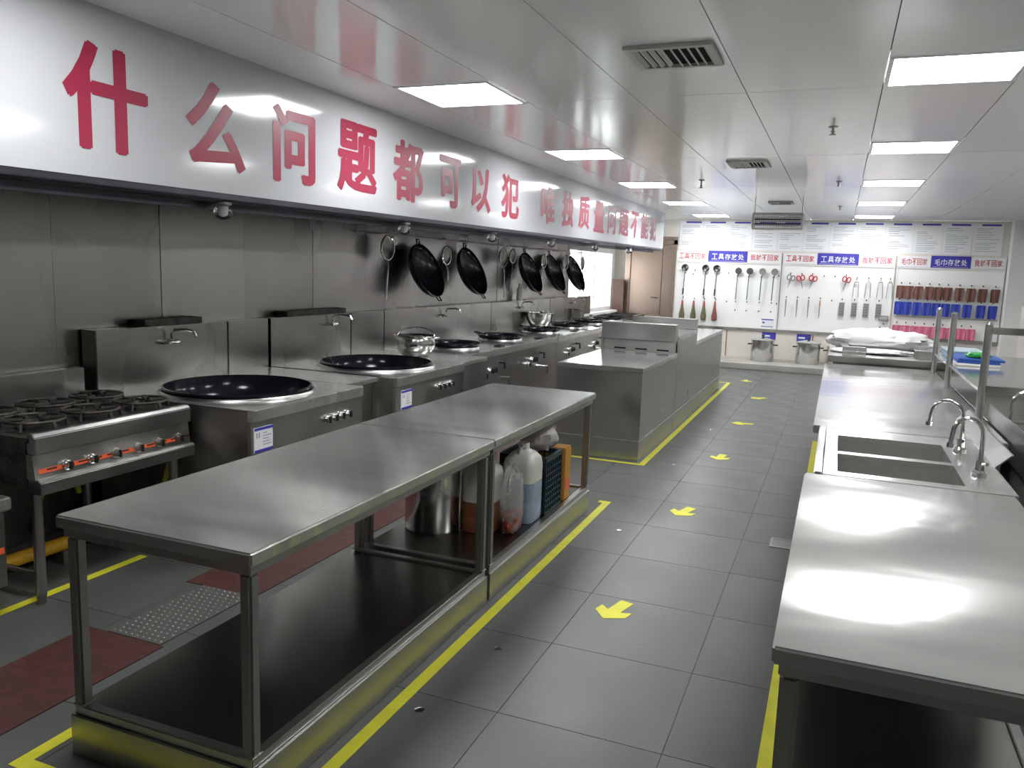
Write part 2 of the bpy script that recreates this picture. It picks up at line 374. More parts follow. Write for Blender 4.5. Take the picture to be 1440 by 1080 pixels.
CH = [('什', 2.374, 2.80, 2.456, 2.016), ('么', 3.02, 3.43, 2.444, 2.021), ('问', 3.65, 4.03, 2.44, 2.018), ('题', 4.25, 4.71, 2.469, 2.028), ('都', 4.91, 5.35, 2.455, 2.03), ('可', 5.60, 5.98, 2.44, 2.04),
      ('以', 6.18, 6.59, 2.43, 2.047), ('犯', 6.82, 7.26, 2.446, 2.043), ('唯', 7.87, 8.3, 2.45, 2.054), ('独', 8.53, 8.95, 2.464, 2.062), ('质', 9.15, 9.59, 2.476, 2.073), ('量', 9.78, 10.26, 2.46, 2.066),
      ('问', 10.43, 10.84, 2.465, 2.077), ('题', 11.0, 11.55, 2.465, 2.079), ('不', 11.68, 12.2, 2.475, 2.085), ('能', 12.34, 12.85, 2.495, 2.10), ('犯', 12.96, 13.44, 2.482, 2.10)]
for c, y0, y1, zt, zb in CH:
    g = MB(); d = .011
    for k, (dy, dz) in enumerate(((0, 0), (d, 0), (-d, 0), (0, d*.6), (0, -d*.6))): text_on(g, c, (0, 1, 0), (0, 0, 1), (HX+.002+k*.0001, y0+d+dy, zb+d+dz), y1-y0-2*d, zt-zb-2*d, .012)
    g.build('lettering', RED, hood)
for i, y in enumerate([3.36, 5.24, 6.85, 8.5, 10.2, 12.0]):
    t = thing('hood_lamp', 'clear glass bulkhead lamp under the front edge of the hood', 'lamp', (HX-.09, y, hb(y)-.0375), 'glass lamps under the hood edge')
    M = Matrix.Translation((HX-.09, y, hb(y)-.0375))
    MB().lathe([(.045, 0), (.045, -.012), (.03, -.018), (.03, -.022)], M, 16).build('lamp_base', STEELDARK, t, smooth=40)
    MB().lathe([(.028, -.018), (.046, -.035), (.048, -.055), (.035, -.078), (.012, -.088), (.0, -.089)], M, 16).build('glass_dome', GLASS, t, smooth=60)
    MB().lathe([(.014, -.02), (.02, -.04), (.016, -.058), (0, -.066)], M, 12).build('bulb', WHITE, t, smooth=60)

# ================================================================== PREP TABLES
LEG = .042
def prep_table(name, label, x0, x1, y0, y1, plinth=True, seams=True):
    t = thing(name, label, 'table', ((x0+x1)/2, (y0+y1)/2, 0), 'stainless steel work tables')
    box('tabletop', STEELTOP, t, x0, x1, y0, y1, .758, .8, bevel=.006)
    box('top_frame', STEEL, t, x0+.016, x1-.016, y0+.016, y1-.016, .728, .757, bevel=.003)
    px0, px1 = x0+.012, x1-.012; py0, py1 = y0+.012, y1-.012
    box('plinth', STEEL, t, px0, px1, py0, py1, 0, .138, bevel=.003)
    k = .045
    MB().box(px0+.01, px1-.01, py0+.01, py0+k, .138, .168).box(px0+.01, px1-.01, py1-k, py1-.01, .138, .168).box(px1-k, px1-.01, py0+k, py1-k, .138, .168).build('shelf_frame', STEEL, t, bevel=.003)
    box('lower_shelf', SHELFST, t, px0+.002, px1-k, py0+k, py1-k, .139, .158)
    for x in (px0+.008, px1-.008-LEG):
        for y in (py0+.008, py1-.008-LEG):
            l = box('leg', LEGST, t, x, x+LEG, y, y+LEG, .168, .728, bevel=.008)
            MB().box(x-.004, x+LEG+.004, y-.004, y+LEG+.004, .1685, .178).build('foot_collar', STEEL, l, bevel=.003)
    return t
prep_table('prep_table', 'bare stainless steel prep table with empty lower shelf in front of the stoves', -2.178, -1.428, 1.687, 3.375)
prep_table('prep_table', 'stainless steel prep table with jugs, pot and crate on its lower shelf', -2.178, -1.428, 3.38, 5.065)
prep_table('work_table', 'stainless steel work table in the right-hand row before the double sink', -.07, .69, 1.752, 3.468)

# goods on the lower shelf
def pot(name, label, x, y, z, r, h, lid=True, group=None, cat='pot', m=POTSTEEL, side=False):
    t = thing(name, label, cat, (x, y, z), group); M = Matrix.Translation((x, y, z))
    if lid: MB().lathe([(r*.96, 0), (r, .01), (r, h-.012), (r+.008, h-.006), (r+.008, h), (r-.004, h)], M, 40).build('body', m, t, smooth=40)
    else: MB().lathe([(r*.96, 0), (r, .01), (r, h-.012), (r+.008, h-.006), (r+.008, h), (r-.004, h), (r-.004, .015), (0, .012)], M, 40).build('body', m, t, smooth=40)
    for s in (-1, 1):
        hp = [(s*r*.99, -.045), (s*(r+.05), -.045), (s*(r+.05), .045), (s*r*.99, .045)]
        MB().tube([(x+(q if side else p), y+(p if side else q), z+h*.80) for p, q in hp], .009).build('handle', STEELDARK if not lid else BLACK, t, smooth=40)
    if lid:
        l = MB().lathe([(r+.010, h+.001), (r+.010, h+.014), (r*.85, h+.03), (r*.4, h+.05), (.02, h+.055), (0, h+.055)], M, 40).build('lid', m, t, smooth=40)
        MB().lathe([(.012, h+.053), (.012, h+.075), (.028, h+.08), (.028, h+.095), (0, h+.1)], M, 16).build('knob', BLACK, l, smooth=40)
    return t
pot('stock_pot', 'tall open stainless stock pot on the lower shelf of the prep table', -1.985, 3.84, .16, .155, .42, False, side=True)
def jug(name, label, x, y, z, r, h, m1, m2, fill=.5, sq=False, rot=0, cap=WHITE):
    t = thing(name, label, 'jug', (x, y, z)); n = 32
    def ring(rr, zz, e):
        out = []
        for i in range(n):
            a = 2*PI*i/n; c, s_ = math.cos(a), math.sin(a)
            k = (abs(c)**e+abs(s_)**e)**(-1/e); out.append((x+rr*k*c, y+rr*k*s_*1.15, z+zz))
        return out
    def skin(prof):
        vs = []; fs = []
        for rr, zz in prof: vs += ring(rr, zz, 5 if sq else 2)
        m = len(prof)
        for k in range(m-1): fs += [(k*n+i, k*n+(i+1) % n, (k+1)*n+(i+1) % n, (k+1)*n+i) for i in range(n)]
        fs += [tuple(range(n-1, -1, -1)), tuple(range((m-1)*n, m*n))]
        return MB().add(vs, fs)
    hf = h*fill
    skin([(r*.94, 0), (r, .015), (r, hf*.5), (r*.985, hf*.52), (r, hf*.55), (r, hf)]).build('filled_body', m2, t, smooth=50)
    skin([(r, hf+.0005), (r, h*.72), (r*.93, h*.8), (r*.6, h*.88), (r*.3, h*.92), (r*.28, h*.95)]).build('upper_body', m1, t, smooth=50)
    MB().lathe([(r*.34, h*.945), (r*.34, h), (0, h)], Matrix.Translation((x, y, z)), 16).build('cap', cap, t, smooth=40)
    MB().tube([(x, y-r*.7, z+h*.82), (x, y-r*.55, z+h*.95), (x, y-r*.1, z+h*.97)], .012).build('handle', m1, t, smooth=50)
    return t
jug('plastic_jug', 'milky plastic jerrycan half filled with bluish liquid beside the dark crate', -1.60, 4.21, .16, .095, .45, MILKY, BLUISH, .52, True)
jug('plastic_jug', 'plastic jug with brownish red contents behind the table leg', -1.725, 3.93, .16, .092, .43, MILKY, REDJUG, .4, True, cap=ORANGE)
jug('plastic_jug', 'amber oil jug behind the tall stock pot under the table', -1.95, 4.29, .16, .11, .40, MILKY, CARTON, .55, True, cap=ORANGE)
t = thing('plastic_bag', 'clear crumpled plastic bag of reddish goods next to the table legs', 'bag', (-1.58, 3.93, .16))
MB().blob((-1.56, 3.95, .335), (.058, .10, .20), 3, .25, 3).build('film', FILM, t, smooth=60)
MB().blob((-1.56, 3.95, .225), (.048, .085, .075), 5, .2, 3).build('contents', mat('reddish_food', (.26, .06, .035), .5, noise_amt=.5, scale=(30, 30, 30)), t, smooth=60)
# crate
t = thing('plastic_crate', 'dark plastic lattice crate on the lower shelf of the prep table', 'crate', (-1.65, 4.47, .16))
cx0, cx1, cy0, cy1, cz0, cz1 = -1.80, -1.5, 4.33, 4.62, .16, .50
box('base', CRATE, t, cx0, cx1, cy0, cy1, cz0, cz0+.012)
MB().box(cx0, cx1, cy0, cy0+.02, cz1-.03, cz1).box(cx0, cx1, cy1-.02, cy1, cz1-.03, cz1).box(cx0, cx0+.02, cy0+.02, cy1-.02, cz1-.03, cz1).box(cx1-.02, cx1, cy0+.02, cy1-.02, cz1-.03, cz1).build('rim', CRATE, t, bevel=.003)
for x in (cx0, cx1-.012):
    g = MB()
    for q in range(9): g.box(x, x+.012, cy0+.002+(cy1-cy0-.014)*q/8, cy0+.010+(cy1-cy0-.014)*q/8, cz0+.012, cz1-.03)
    for q in range(1, 8): g.box(x+.002, x+.010, cy0, cy1, cz0+.03*q*1.25, cz0+.03*q*1.25+.008)
    g.build('lattice_side', CRATE, t)
for y in (cy0, cy1-.012):
    g = MB()
    for q in range(9): g.box(cx0+.002+(cx1-cx0-.014)*q/8, cx0+.010+(cx1-cx0-.014)*q/8, y, y+.012, cz0+.012, cz1-.03)
    for q in range(1, 8): g.box(cx0, cx1, y+.002, y+.010, cz0+.03*q*1.25, cz0+.03*q*1.25+.008)
    g.build('lattice_side', CRATE, t)
t = thing('plastic_bag', 'pale clear plastic bag heaped on top of the dark crate', 'bag', (-1.6, 4.5, .51))
MB().blob((-1.62, 4.5, .60), (.11, .14, .105), 9, .3, 2.5).build('film', mat('pale_film', (.75, .73, .70), .18, trans=.35, ior=1.2, bump=.01, bscale=(18, 18, 18)), t, smooth=60)
MB().blob((-1.64, 4.44, .57), (.05, .06, .06), 4, .2, 3).build('contents', mat('pinkish_goods', (.5, .2, .16), .5), t, smooth=60)
t = thing('carton', 'orange yellow carton standing between the crate and the end leg', 'carton', (-1.56, 4.71, .16))
box('body', CARTON, t, -1.66, -1.49, 4.65, 4.77, .16, .49, bevel=.006); box('label_patch', ORANGE, t, -1.4898, -1.4885, 4.67, 4.75, .22, .3)
box('flap', CARTON, t, -1.655, -1.495, 4.655, 4.765, .4905, .496)

# ================================================================== STOVE LINE
XB = -3.93     # front of the splash backs
def knob(parent, x, y, z, r=.022, m=CHROME):
    k = MB().lathe([(r*1.3, 0), (r*1.3, .006), (r, .008), (r*.9, .03), (0, .032)], Matrix.Translation((x, y, z)) @ Matrix.Rotation(PI/2, 4, 'Y'), 14).build('knob', m, parent, smooth=40)
    MB().box(x+.03, x+.04, y-.004, y+.004, z-r*.9, z+r*.9).build('pointer', BLACK, k)
def wok_ring(parent, cx, cy, z, r, deep=.22, wok='wok', m=IRON):
    MB().lathe([(r+.03, z), (r+.027, z+.010), (r+.018, z+.016), (r+.004, z+.008)], Matrix.Translation((cx, cy, 0)), 48, cap=False).build('wok_ring', STEEL, parent, smooth=40)
def big_wok(label, cx, cy, z, r, deep):
    prof = [(r+.012, z+.022), (r+.012, z+.034), (r, z+.036)]+[(r*math.cos(a), z+.036-deep*math.sin(a)) for a in [PI/2*q/9 for q in range(1, 10)]]
    prof[-1] = (0, z+.036-deep)
    t = thing('wok', label, 'wok', (cx, cy, z))
    MB().lathe(prof, Matrix.Translation((cx, cy, 0)), 56, cap=False).build('bowl', WOKBLACK, t, smooth=50)
    return t
def stove(label, y0, y1, xf, woks, plate=None, knobs=(), splash=True, small=False, hole=True):
    t = thing('wok_stove', label, 'stove', ((xf+XB)/2, (y0+y1)/2, 0))
    # top sheet with round holes is built as strips of a polar cut-out per wok
    top = MB(); zt = .8
    cuts = sorted(woks, key=lambda w: w[1]); b0 = y0
    bounds = [y0]+[(p[1]+q[1])/2 for p, q in zip(cuts, cuts[1:])]+[y1]
    if not cuts: top.box(XB, xf, y0, y1, zt-.03, zt)
    for (cx, cy, r), u, v in zip(cuts, bounds, bounds[1:]):
        N = 48; ring = []; outer = []
        for i in range(N):
            a = 2*PI*i/N; c, s_ = math.cos(a), math.sin(a)
            ring.append((cx+r*c, cy+r*s_, zt))
            tx = ((xf-cx)/c if c > 1e-9 else (XB-cx)/c if c < -1e-9 else 1e9); ty = ((v-cy)/s_ if s_ > 1e-9 else (u-cy)/s_ if s_ < -1e-9 else 1e9)
            k = min(tx, ty); outer.append((cx+k*c, cy+k*s_, zt))
        top.add(ring+outer, [(i, (i+1) % N, N+(i+1) % N, N+i) for i in range(N)])
        for X, Y in ((xf, u), (xf, v), (XB, u), (XB, v)):     # fill the corners
            near = sorted(range(N), key=lambda i: abs(outer[i][0]-X)+abs(outer[i][1]-Y))
            e1 = min((i for i in range(N) if abs(outer[i][0]-X) < 1e-6), key=lambda i: abs(outer[i][1]-Y)); e2 = min((i for i in range(N) if abs(outer[i][1]-Y) < 1e-6), key=lambda i: abs(outer[i][0]-X))
            if e1 != e2: top.add([outer[e1], (X, Y, zt), outer[e2]], [(0, 1, 2)])
    top.build('top_sheet', STEELTOP, t)
    box('front_lip', STEELTOP, t, xf-.031, xf+.006, y0+.001, y1-.001, .735, .802, bevel=.005)
    box('front_panel', STEEL, t, xf-.03, xf-.008, y0+.002, y1-.002, .12, .735)
    box('side_panel', STEELDARK, t, XB, xf-.03, y0, y0+.015, .1, .798); box('side_panel', STEELDARK, t, XB, xf-.03, y1-.015, y1, .1, .798)
    box('kick_plate', STEELDARK, t, XB+.05, xf-.08, y0+.03, y1-.03, 0, .1)
    if splash:
        box('splash_back', STEELWALL, t, X_L+.003, XB, y0+.002, y1-.002, .78, 1.16, bevel=.004)
    for y, z in knobs: knob(t, xf-.008, y, z)
    if plate:
        p = box('notice_plate', PAPER, t, xf-.008, xf-.003, plate, plate+.15, .565, .70)
        for zz in (.565, .685): box('blue_border', BLUE, p, xf-.003, xf-.0018, plate, plate+.15, zz, zz+.015)
        g = MB()
        for q in range(5): g.box(xf-.003, xf-.002, plate+.07, plate+.07+.03+.04*random.random(), .60+q*.016, .605+q*.016)
        g.box(xf-.003, xf-.002, plate+.015, plate+.024, .645, .672).box(xf-.003, xf-.002, plate+.034, plate+.043, .645, .672)
        g.build('print', INK, p)
    return t
def wall_tap(y, z, label):
    t = thing('wall_tap', label, 'tap', (XB, y, z), 'swing taps on the stove splash backs')
    x = XB
    MB().cyl((x, y-.05, z), (x+.035, y-.05, z), .014).cyl((x, y+.05, z), (x+.035, y+.05, z), .014).cyl((x+.03, y-.06, z), (x+.03, y+.06, z), .013).build('valve_body', CHROME, t, smooth=40)
    MB().tube([(x+.03, y, z), (x+.03, y, z+.05), (x+.05, y+.005, z+.075), (x+.12, y+.03, z+.08), (x+.17, y+.045, z+.07), (x+.185, y+.05, z+.04)], .0085).build('spout', CHROME, t, smooth=40)
    MB().box(x+.035, x+.075, y-.065, y-.045, z-.008, z+.008).build('lever', STEELDARK, t, bevel=.002)
XF1, XF2 = -2.825, -2.82
s1 = stove('stainless wok stove with a huge black wok nearest the burner range', 3.36, 4.44, XF1, [(-3.36, 3.885, .43)], 3.385, [(4.04+.075*q, .645) for q in range(4)])
wok_ring(s1, -3.36, 3.885, .8, .43); big_wok('huge black iron wok set into the stove next to the burner range', -3.36, 3.885, .8, .425, .30)
s2 = stove('stainless wok stove with a huge black wok beside the steel cooking pot', 4.863, 5.975, XF2, [(-3.34, 5.45, .43)], 4.94, [(5.5+.075*q, .66) for q in range(4)])
wok_ring(s2, -3.34, 5.45, .8, .43); big_wok('huge black iron wok set into the stove next to the steel cooking pot', -3.34, 5.45, .8, .425, .30)
def filler(label, y0, y1, xf, seam=None):
    t = thing('filler_counter', label, 'counter', ((xf+XB)/2, (y0+y1)/2, 0))
    box('top_sheet', STEELTOP, t, XB, xf+.004, y0+.002, y1-.002, .765, .8, bevel=.004)
    box('front_panel', STEEL, t, xf-.02, xf-.004, y0+.002, (seam or y1)-.002, .1, .764)
    if seam: box('front_panel', STEEL, t, xf-.02, xf-.004, seam+.002, y1-.002, .1, .764)
    box('carcass', STEELDARK, t, XB, xf-.021, y0+.003, y1-.003, 0, .764)
    box('splash_back', STEELWALL, t, X_L+.003, XB, y0+.002, y1-.002, .78, 1.16, bevel=.004)
filler('plain stainless filler counter between the two huge woks', 4.445, 4.91, -2.975, 4.80)
filler('plain stainless filler counter holding the steel cooking pot', 5.98, 6.53, -2.86)
XF3 = -3.06
def small_stove(label, y0, y1, ws):
    t = stove(label, y0, y1, XF3, [(-3.47, y, .22) for y in ws], None, [])
    for y in ws:
        wok_ring(t, -3.47, y, .8, .22)
        for k in (-.16, -.05, .06): knob(t, XF3-.008, y+k, .60 if k > -.1 else .56, .026, BLACK if k > 0 else CHROME)
        MB().tube([(XF3-.01, y+.2, .66), (XF3+.05, y+.2, .66), (XF3+.05, y+.2, .60)], .012).build('pilot_valve', BLACK, t, smooth=40)
        MB().tube([(XF3-.01, y+.3, .5), (XF3+.06, y+.3, .5), (XF3+.06, y+.3, .42)], .010).build('pilot_valve', CHROME, t, smooth=40)
        box('control_pad', BLACK, t, XF3-.13, XF3-.05, y+.33, y+.45, .8, .812, bevel=.003)
    return t
def small_wok(label, y, tilt=0):
    r = .25; z = .815
    t = thing('wok', label, 'wok', (-3.47, y, z), 'small woks on the wok stoves')
    M = Matrix.Translation((-3.47, y, z)) @ Matrix.Rotation(tilt, 4, 'X')
    MB().lathe([(r, .03), (r+.006, .034), (r+.006, .04), (r-.004, .04)]+[(r*math.cos(PI/2*q/8), .04-.10*math.sin(PI/2*q/8)) for q in range(1, 8)]+[(0, -.06)], M, 40, cap=False).build('bowl', WOKBLACK, t, smooth=50)
    for s in (-1, 1):
        MB().tube([M @ Vector((s*r, -.05, .035)), M @ Vector((s*(r+.05), -.03, .05)), M @ Vector((s*(r+.05), .03, .05)), M @ Vector((s*r, .05, .035))], .008).build('ear_handle', WOKBLACK, t, smooth=50)
small_stove('stainless double wok stove after the steel cooking pot', 6.535, 9.04, [7.1, 8.25])
small_stove('stainless double wok stove in front of the steel bowl', 9.045, 11.2, [9.6, 10.7])
small_stove('stainless wok stove at the far end by the window', 11.205, 13.3, [11.75, 12.75])
for y, l in ((7.1, 'small black wok on the burner nearest the steel cooking pot'), (8.25, 'small black wok on the second burner of the double stove after the cooking pot'), (9.6, 'small black wok on the burner ahead of the steel bowl'), (10.7, 'small black wok on the burner just past the steel bowl'), (11.75, 'small black wok on the near burner of the stove by the window'), (12.75, 'small black wok on the far burner by the window')):
    small_wok(l, y)
for y, z in ((3.9, 1.06), (5.66, 1.08), (7.75, 1.06), (10.0, 1.07), (12.3, 1.07)): wall_tap(y, z, 'chrome swing tap on the steel splash back behind the woks')
for y0, y1, l in ((3.72, 4.2, 'long dark tray lying on the splash back ledge by the burner range'), (5.1, 5.9, 'long dark tray lying on the splash back ledge above the second huge wok')):
    t = thing('ledge_tray', l, 'tray', (-3.98, (y0+y1)/2, 1.16))
    MB().box(-4.035, -3.93, y0, y1, 1.161, 1.17).box(-4.035, -4.025, y0, y1, 1.17, 1.205).box(-3.94, -3.93, y0, y1, 1.17, 1.205).box(-4.025, -3.94, y0, y0+.01, 1.17, 1.205).box(-4.025, -3.94, y1-.01, y1, 1.17, 1.205).build('body', GREASE, t, bevel=.002)
    box('contents', IRON, t, -4.024, -3.941, y0+.02, y1-.02, 1.171, 1.195)
# steel cooking pot on the filler, bowl on the second stove
t = thing('cooking_pot', 'rounded steel cooking pot with bail handle on the counter past the huge woks', 'pot', (-3.42, 6.22, .8)); M = Matrix.Translation((-3.42, 6.22, .8))
MB().lathe([(.10, 0), (.13, .01), (.165, .06), (.175, .12), (.165, .155), (.185, .175), (.18, .18), (.16, .16), (.165, .12), (.155, .06), (0, .015)], M, 40).build('body', POTSTEEL, t, smooth=50)
MB().tube([(-3.42+.18*math.cos(a), 6.22+.06*math.sin(a), .975+.07*math.sin(a)) for a in [PI*q/10 for q in range(11)]], .006).build('bail_handle', POTSTEEL, t, smooth=50)
for s in (-1, 1): MB().tube([(-3.42+s*.17, 6.18, .96), (-3.42+s*.21, 6.19, .97), (-3.42+s*.21, 6.25, .97), (-3.42+s*.17, 6.26, .96)], .007).build('ear_handle', POTSTEEL, t, smooth=50)
t = thing('steel_bowl', 'deep steel bowl standing by the splash back beneath the hanging woks', 'bowl', (-3.74, 10.25, .8)); M = Matrix.Translation((-3.74, 10.25, .8))
MB().lathe([(.10, 0), (.12, .01), (.17, .1), (.19, .2), (.2, .205), (.185, .2), (.16, .1), (0, .02)], M, 36).build('bowl', POTSTEEL, t, smooth=50)
MB().lathe([(.198, .2), (.205, .204), (.205, .21), (.192, .21)], M, 36, cap=False).build('rim', CHROME, t, smooth=50)
t = thing('seasoning_tin', 'dark square tin against the splash back near the window', 'tin', (-3.82, 12.3, .8))
box('body', STEELDARK, t, -3.88, -3.76, 12.2, 12.4, .8, .96, bevel=.004); box('lid', BLACK, t, -3.885, -3.755, 12.195, 12.405, .96, .972, bevel=.003)
t = thing('end_counter', 'stainless counter with low trays filling the corner below the window', 'counter', (-3.5, 14.2, 0))
box('body', STEEL, t, X_L+.01, -3.05, 13.31, 15.0, 0, .77); box('top_sheet', STEELTOP, t, X_L+.01, -3.03, 13.305, 15.02, .771, .8, bevel=.004)
t = thing('baking_tray', 'dark shallow tray with steel rim on the counter below the window', 'tray', (-3.5, 13.9, .8))
MB().box(-3.75, -3.2, 13.55, 14.25, .801, .81).box(-3.75, -3.2, 13.55, 13.57, .81, .85).box(-3.75, -3.2, 14.23, 14.25, .81, .85).box(-3.75, -3.73, 13.57, 14.23, .81, .85).box(-3.22, -3.2, 13.57, 14.23, .81, .85).build('body', GREASE, t)
MB().box(-3.75, -3.2, 13.55, 13.57, .85, .856).box(-3.22, -3.2, 13.57, 14.25, .85, .856).build('rim', POTSTEEL, t)
t = thing('wooden_board', 'upright dark brown board leaning by the back wall near the door', 'board', (-3.93, 15.12, .8))
box('board', BROWNW, t, -4.02, -3.80, 15.03, 15.06, .80, 1.42, bevel=.004); box('edge_strip', BROWNW, t, -4.03, -3.79, 15.027, 15.063, 1.42, 1.44)

# --- burner range
t = thing('burner_range', 'greasy six-burner gas range with orange control strip at the head of the stove row', 'stove', (-3.6, 2.87, 0))
ry0, ry1, rx = 2.40, 3.315, -3.2
box('body', GREASE, t, -3.97, rx-.06, ry0, ry1, .56, .765)
box('top_tray', GREASE, t, -3.97, rx-.03, ry0, ry1, .766, .785)
MB().prism([(rx-.05, .715), (rx+.005, .715), (rx+.005, .79), (rx-.01, .805), (rx-.05, .805)], 1, ry0, ry1).build('front_rail', STEEL, t, bevel=.004)
MB().prism([(rx-.055, .6), (rx-.004, .60), (rx-.018, .712), (rx-.055, .712)], 1, ry0, ry1).build('control_panel', STEELDARK, t)
MB().prism([(rx-.05, .535), (rx+.03, .535), (rx+.03, .59), (rx+.015, .602), (rx-.05, .602)], 1, ry0, ry1).build('lower_rail', STEEL, t, bevel=.003)
def cp(z): return rx-.004-(z-.60)/.112*.014      # surface of the sloping control panel
st = MB().add([(cp(.625)+.002, ry0+.02, .625), (cp(.625)+.002, ry1-.03, .625), (cp(.645)+.002, ry1-.03, .645), (cp(.645)+.002, ry0+.02, .645)], [(0, 1, 2, 3)]).build('control_strip', ORANGE, t)
g = MB()
for q in range(11): g.add([(cp(.634)+.003, ry0+.06+q*.08, .635), (cp(.634)+.003, ry0+.11+q*.08, .635), (cp(.642)+.003, ry0+.11+q*.08, .642), (cp(.642)+.003, ry0+.06+q*.08, .642)], [(0, 1, 2, 3)])
g.build('print', BLACK, st)
for q in range(6): knob(t, cp(.64), ry0+.16+q*.135, .64, .02, CHROME if q < 2 else STEELDARK)
for bx in (-3.42, -3.74):
    for q in range(3):
        by = ry0+.17+q*.31; M = Matrix.Translation((bx, by, .786))
        b_ = MB().lathe([(.075, 0), (.075, .015), (.05, .022), (.05, .03), (0, .032)], M, 20).build('burner', GREASE, t, smooth=40)
        g = MB()
        for k in range(6):
            a = PI*k/3; c, s_ = math.cos(a), math.sin(a)
            g.tube([(bx+.045*c, by+.045*s_, .83), (bx+.13*c, by+.13*s_, .83), (bx+.14*c, by+.14*s_, .79)], .009, 6)
        g.tube([(bx+.13*math.cos(2*PI*k/24), by+.13*math.sin(2*PI*k/24), .83) for k in range(24)], .008, 6, closed=True)
        g.build('pan_support', GREASE, b_, smooth=40)
box('splash_back', STEELWALL, t, -4.04, -3.975, ry0-.8, ry1, .78, .95, bevel=.003)
for x in (-3.25, -3.9):
    for y in (ry0+.03, ry1-.08): 
        l = MB().cyl((x-.02, y+.02, .05), (x-.02, y+.02, .56), .024, 14).build('leg', STEEL, t, smooth=40)
        MB().cyl((x-.02, y+.02, 0), (x-.02, y+.02, .05), .018, 12, r2=.024).build('foot', STEELDARK, l, smooth=40)
MB().cyl((-3.27, ry0+.05, .14), (-3.92, ry0+.05, .14), .013, 10).build('stretcher', STEELDARK, t, smooth=40)
# low unit at the very left
t = thing('low_stove', 'low stainless soup stove with orange strip in front of the burner range', 'stove', (-3.6, 1.8, 0))
box('body', STEELDARK, t, -3.97, -3.235, 1.3, 2.27, .16, .50); box('top_sheet', STEELTOP, t, -3.97, -3.2, 1.29, 2.285, .501, .56, bevel=.006)
box('control_strip', ORANGE, t, -3.234, -3.228, 1.34, 2.26, .31, .335)
for q in range(4): knob(t, -3.234, 1.5+q*.2, .322, .02)
for y in (1.36, 2.2): MB().cyl((-3.3, y, 0), (-3.3, y, .16), .035, 14).build('leg', WHITE, t, smooth=40)
# gas pipe and hoses
t = thing('gas_pipe', 'thick yellow gas pipe with black valve on the floor below the burner range', 'pipe', (-3.62, 2.7, 0))
MB().tube([(-3.63, 1.4, .10), (-3.63, 2.97, .10)], .035, 14).build('pipe', YPIPE, t, smooth=50)
MB().cyl((-3.63, 2.97, .10), (-3.63, 3.02, .10), .045, 14).build('end_flange', BLACK, t, smooth=40)
for y in (2.0, 2.72): MB().cyl((-3.63, y, .10), (-3.63, y, .20), .022, 12).build('branch', YPIPE, t, smooth=50)
MB().lathe([(.03, .2), (.04, .21), (.04, .25), (.028, .26), (.028, .3), (.012, .3), (.012, .33)], Matrix.Translation((-3.63, 2.72, 0)), 14).build('valve', BLACK, t, smooth=40)
for y in (1.7, 2.85): MB().box(-3.66, -3.60, y-.02, y+.02, 0, .066).build('pipe_support', STEELDARK, t)
MB().tube([(-3.63, 2.72, .33), (-3.63, 2.76, .42), (-3.64, 2.85, .45), (-3.66, 2.97, .40), (-3.70, 3.02, .33)], .016, 8).build('branch_hose', YHOSE, t, smooth=50)
t = thing('gas_hose', 'yellow gas hose dropping beside the first wok stove', 'hose', (-3.33, 3.28, .3))
MB().tube([(-3.33, 3.29, .56), (-3.33, 3.29, .48), (-3.34, 3.27, .40), (-3.38, 3.24, .2), (-3.45, 3.2, .02)], .014, 8).build('hose', YHOSE, t, smooth=50)
MB().cyl((-3.33, 3.29, .48), (-3.33, 3.29, .53), .018, 10).build('nut', CHROME, t, smooth=40)

# ================================================================== HANGING WOKS AND LADLES ON THE STEEL WALL
t = thing('hook_rail', 'thin steel hook rail fixed along the wall beneath the hood', 'rail', (-4.0, 9.6, 1.88))
MB().cyl((-4.0, 6.2, 1.87), (-4.0, 13.2, 1.87), .008, 8).build('rod', STEELDARK, t, smooth=40)
for y in (6.3, 8.6, 10.9, 13.1): MB().cyl((X_L-.004, y, 1.87), (-4.0, y, 1.87), .01, 8).build('bracket', STEELDARK, t, smooth=40)
def hang_wok(y, label, r=.285):
    ang = math.radians(24)
    top = Vector((-3.97, y, 1.80)); d = Vector((math.sin(ang), 0, -math.cos(ang))); c = top+d*r; nrm = Vector((math.cos(ang), 0, math.sin(ang)))
    M = Matrix(((0, d.x, nrm.x, c.x), (-1, d.y, nrm.y, c.y), (0, d.z, nrm.z, c.z), (0, 0, 0, 1)))
    if M.to_3x3().determinant() < 0: M = Matrix(((0, d.x, nrm.x, c.x), (1, d.y, nrm.y, c.y), (0, d.z, nrm.z, c.z), (0, 0, 0, 1)))
    t = thing('hanging_wok', label, 'wok', tuple(top), 'woks hanging on the steel wall')
    MB().lathe([(r, 0), (r+.004, .004), (r-.004, .006)]+[(r*math.cos(PI/2*q/9), -.13*math.sin(PI/2*q/9)) for q in range(1, 9)]+[(0, -.13)], M, 44, cap=False).build('bowl', IRON, t, smooth=50)
    for s in (-1, 1):
        MB().tube([M @ Vector(p) for p in ((-.03, s*r, 0), (-.03, s*(r+.045), .012), (.03, s*(r+.045), .012), (.03, s*r, 0))], .007).build('ear_handle', IRON, t, smooth=50)
    MB().tube([(-4.0, y, 1.86), (-3.98, y, 1.83), (-3.955, y, 1.835), (-3.95, y, 1.85)], .004, 6).build('hook', STEELDARK, t, smooth=50)
for y, l in ((7.24, 'black iron wok hanging next to the large lone skimmer'), (8.33, 'black iron wok hanging just past the round wire skimmer, before the gap'), (10.2, 'black iron wok hanging after the gap, beside the slim skimmer with slanting handle'),
             (11.2, 'black iron wok hanging as the middle one of the three past the gap'), (12.2, 'black iron wok hanging last on the wall, against the window')): hang_wok(y, l)
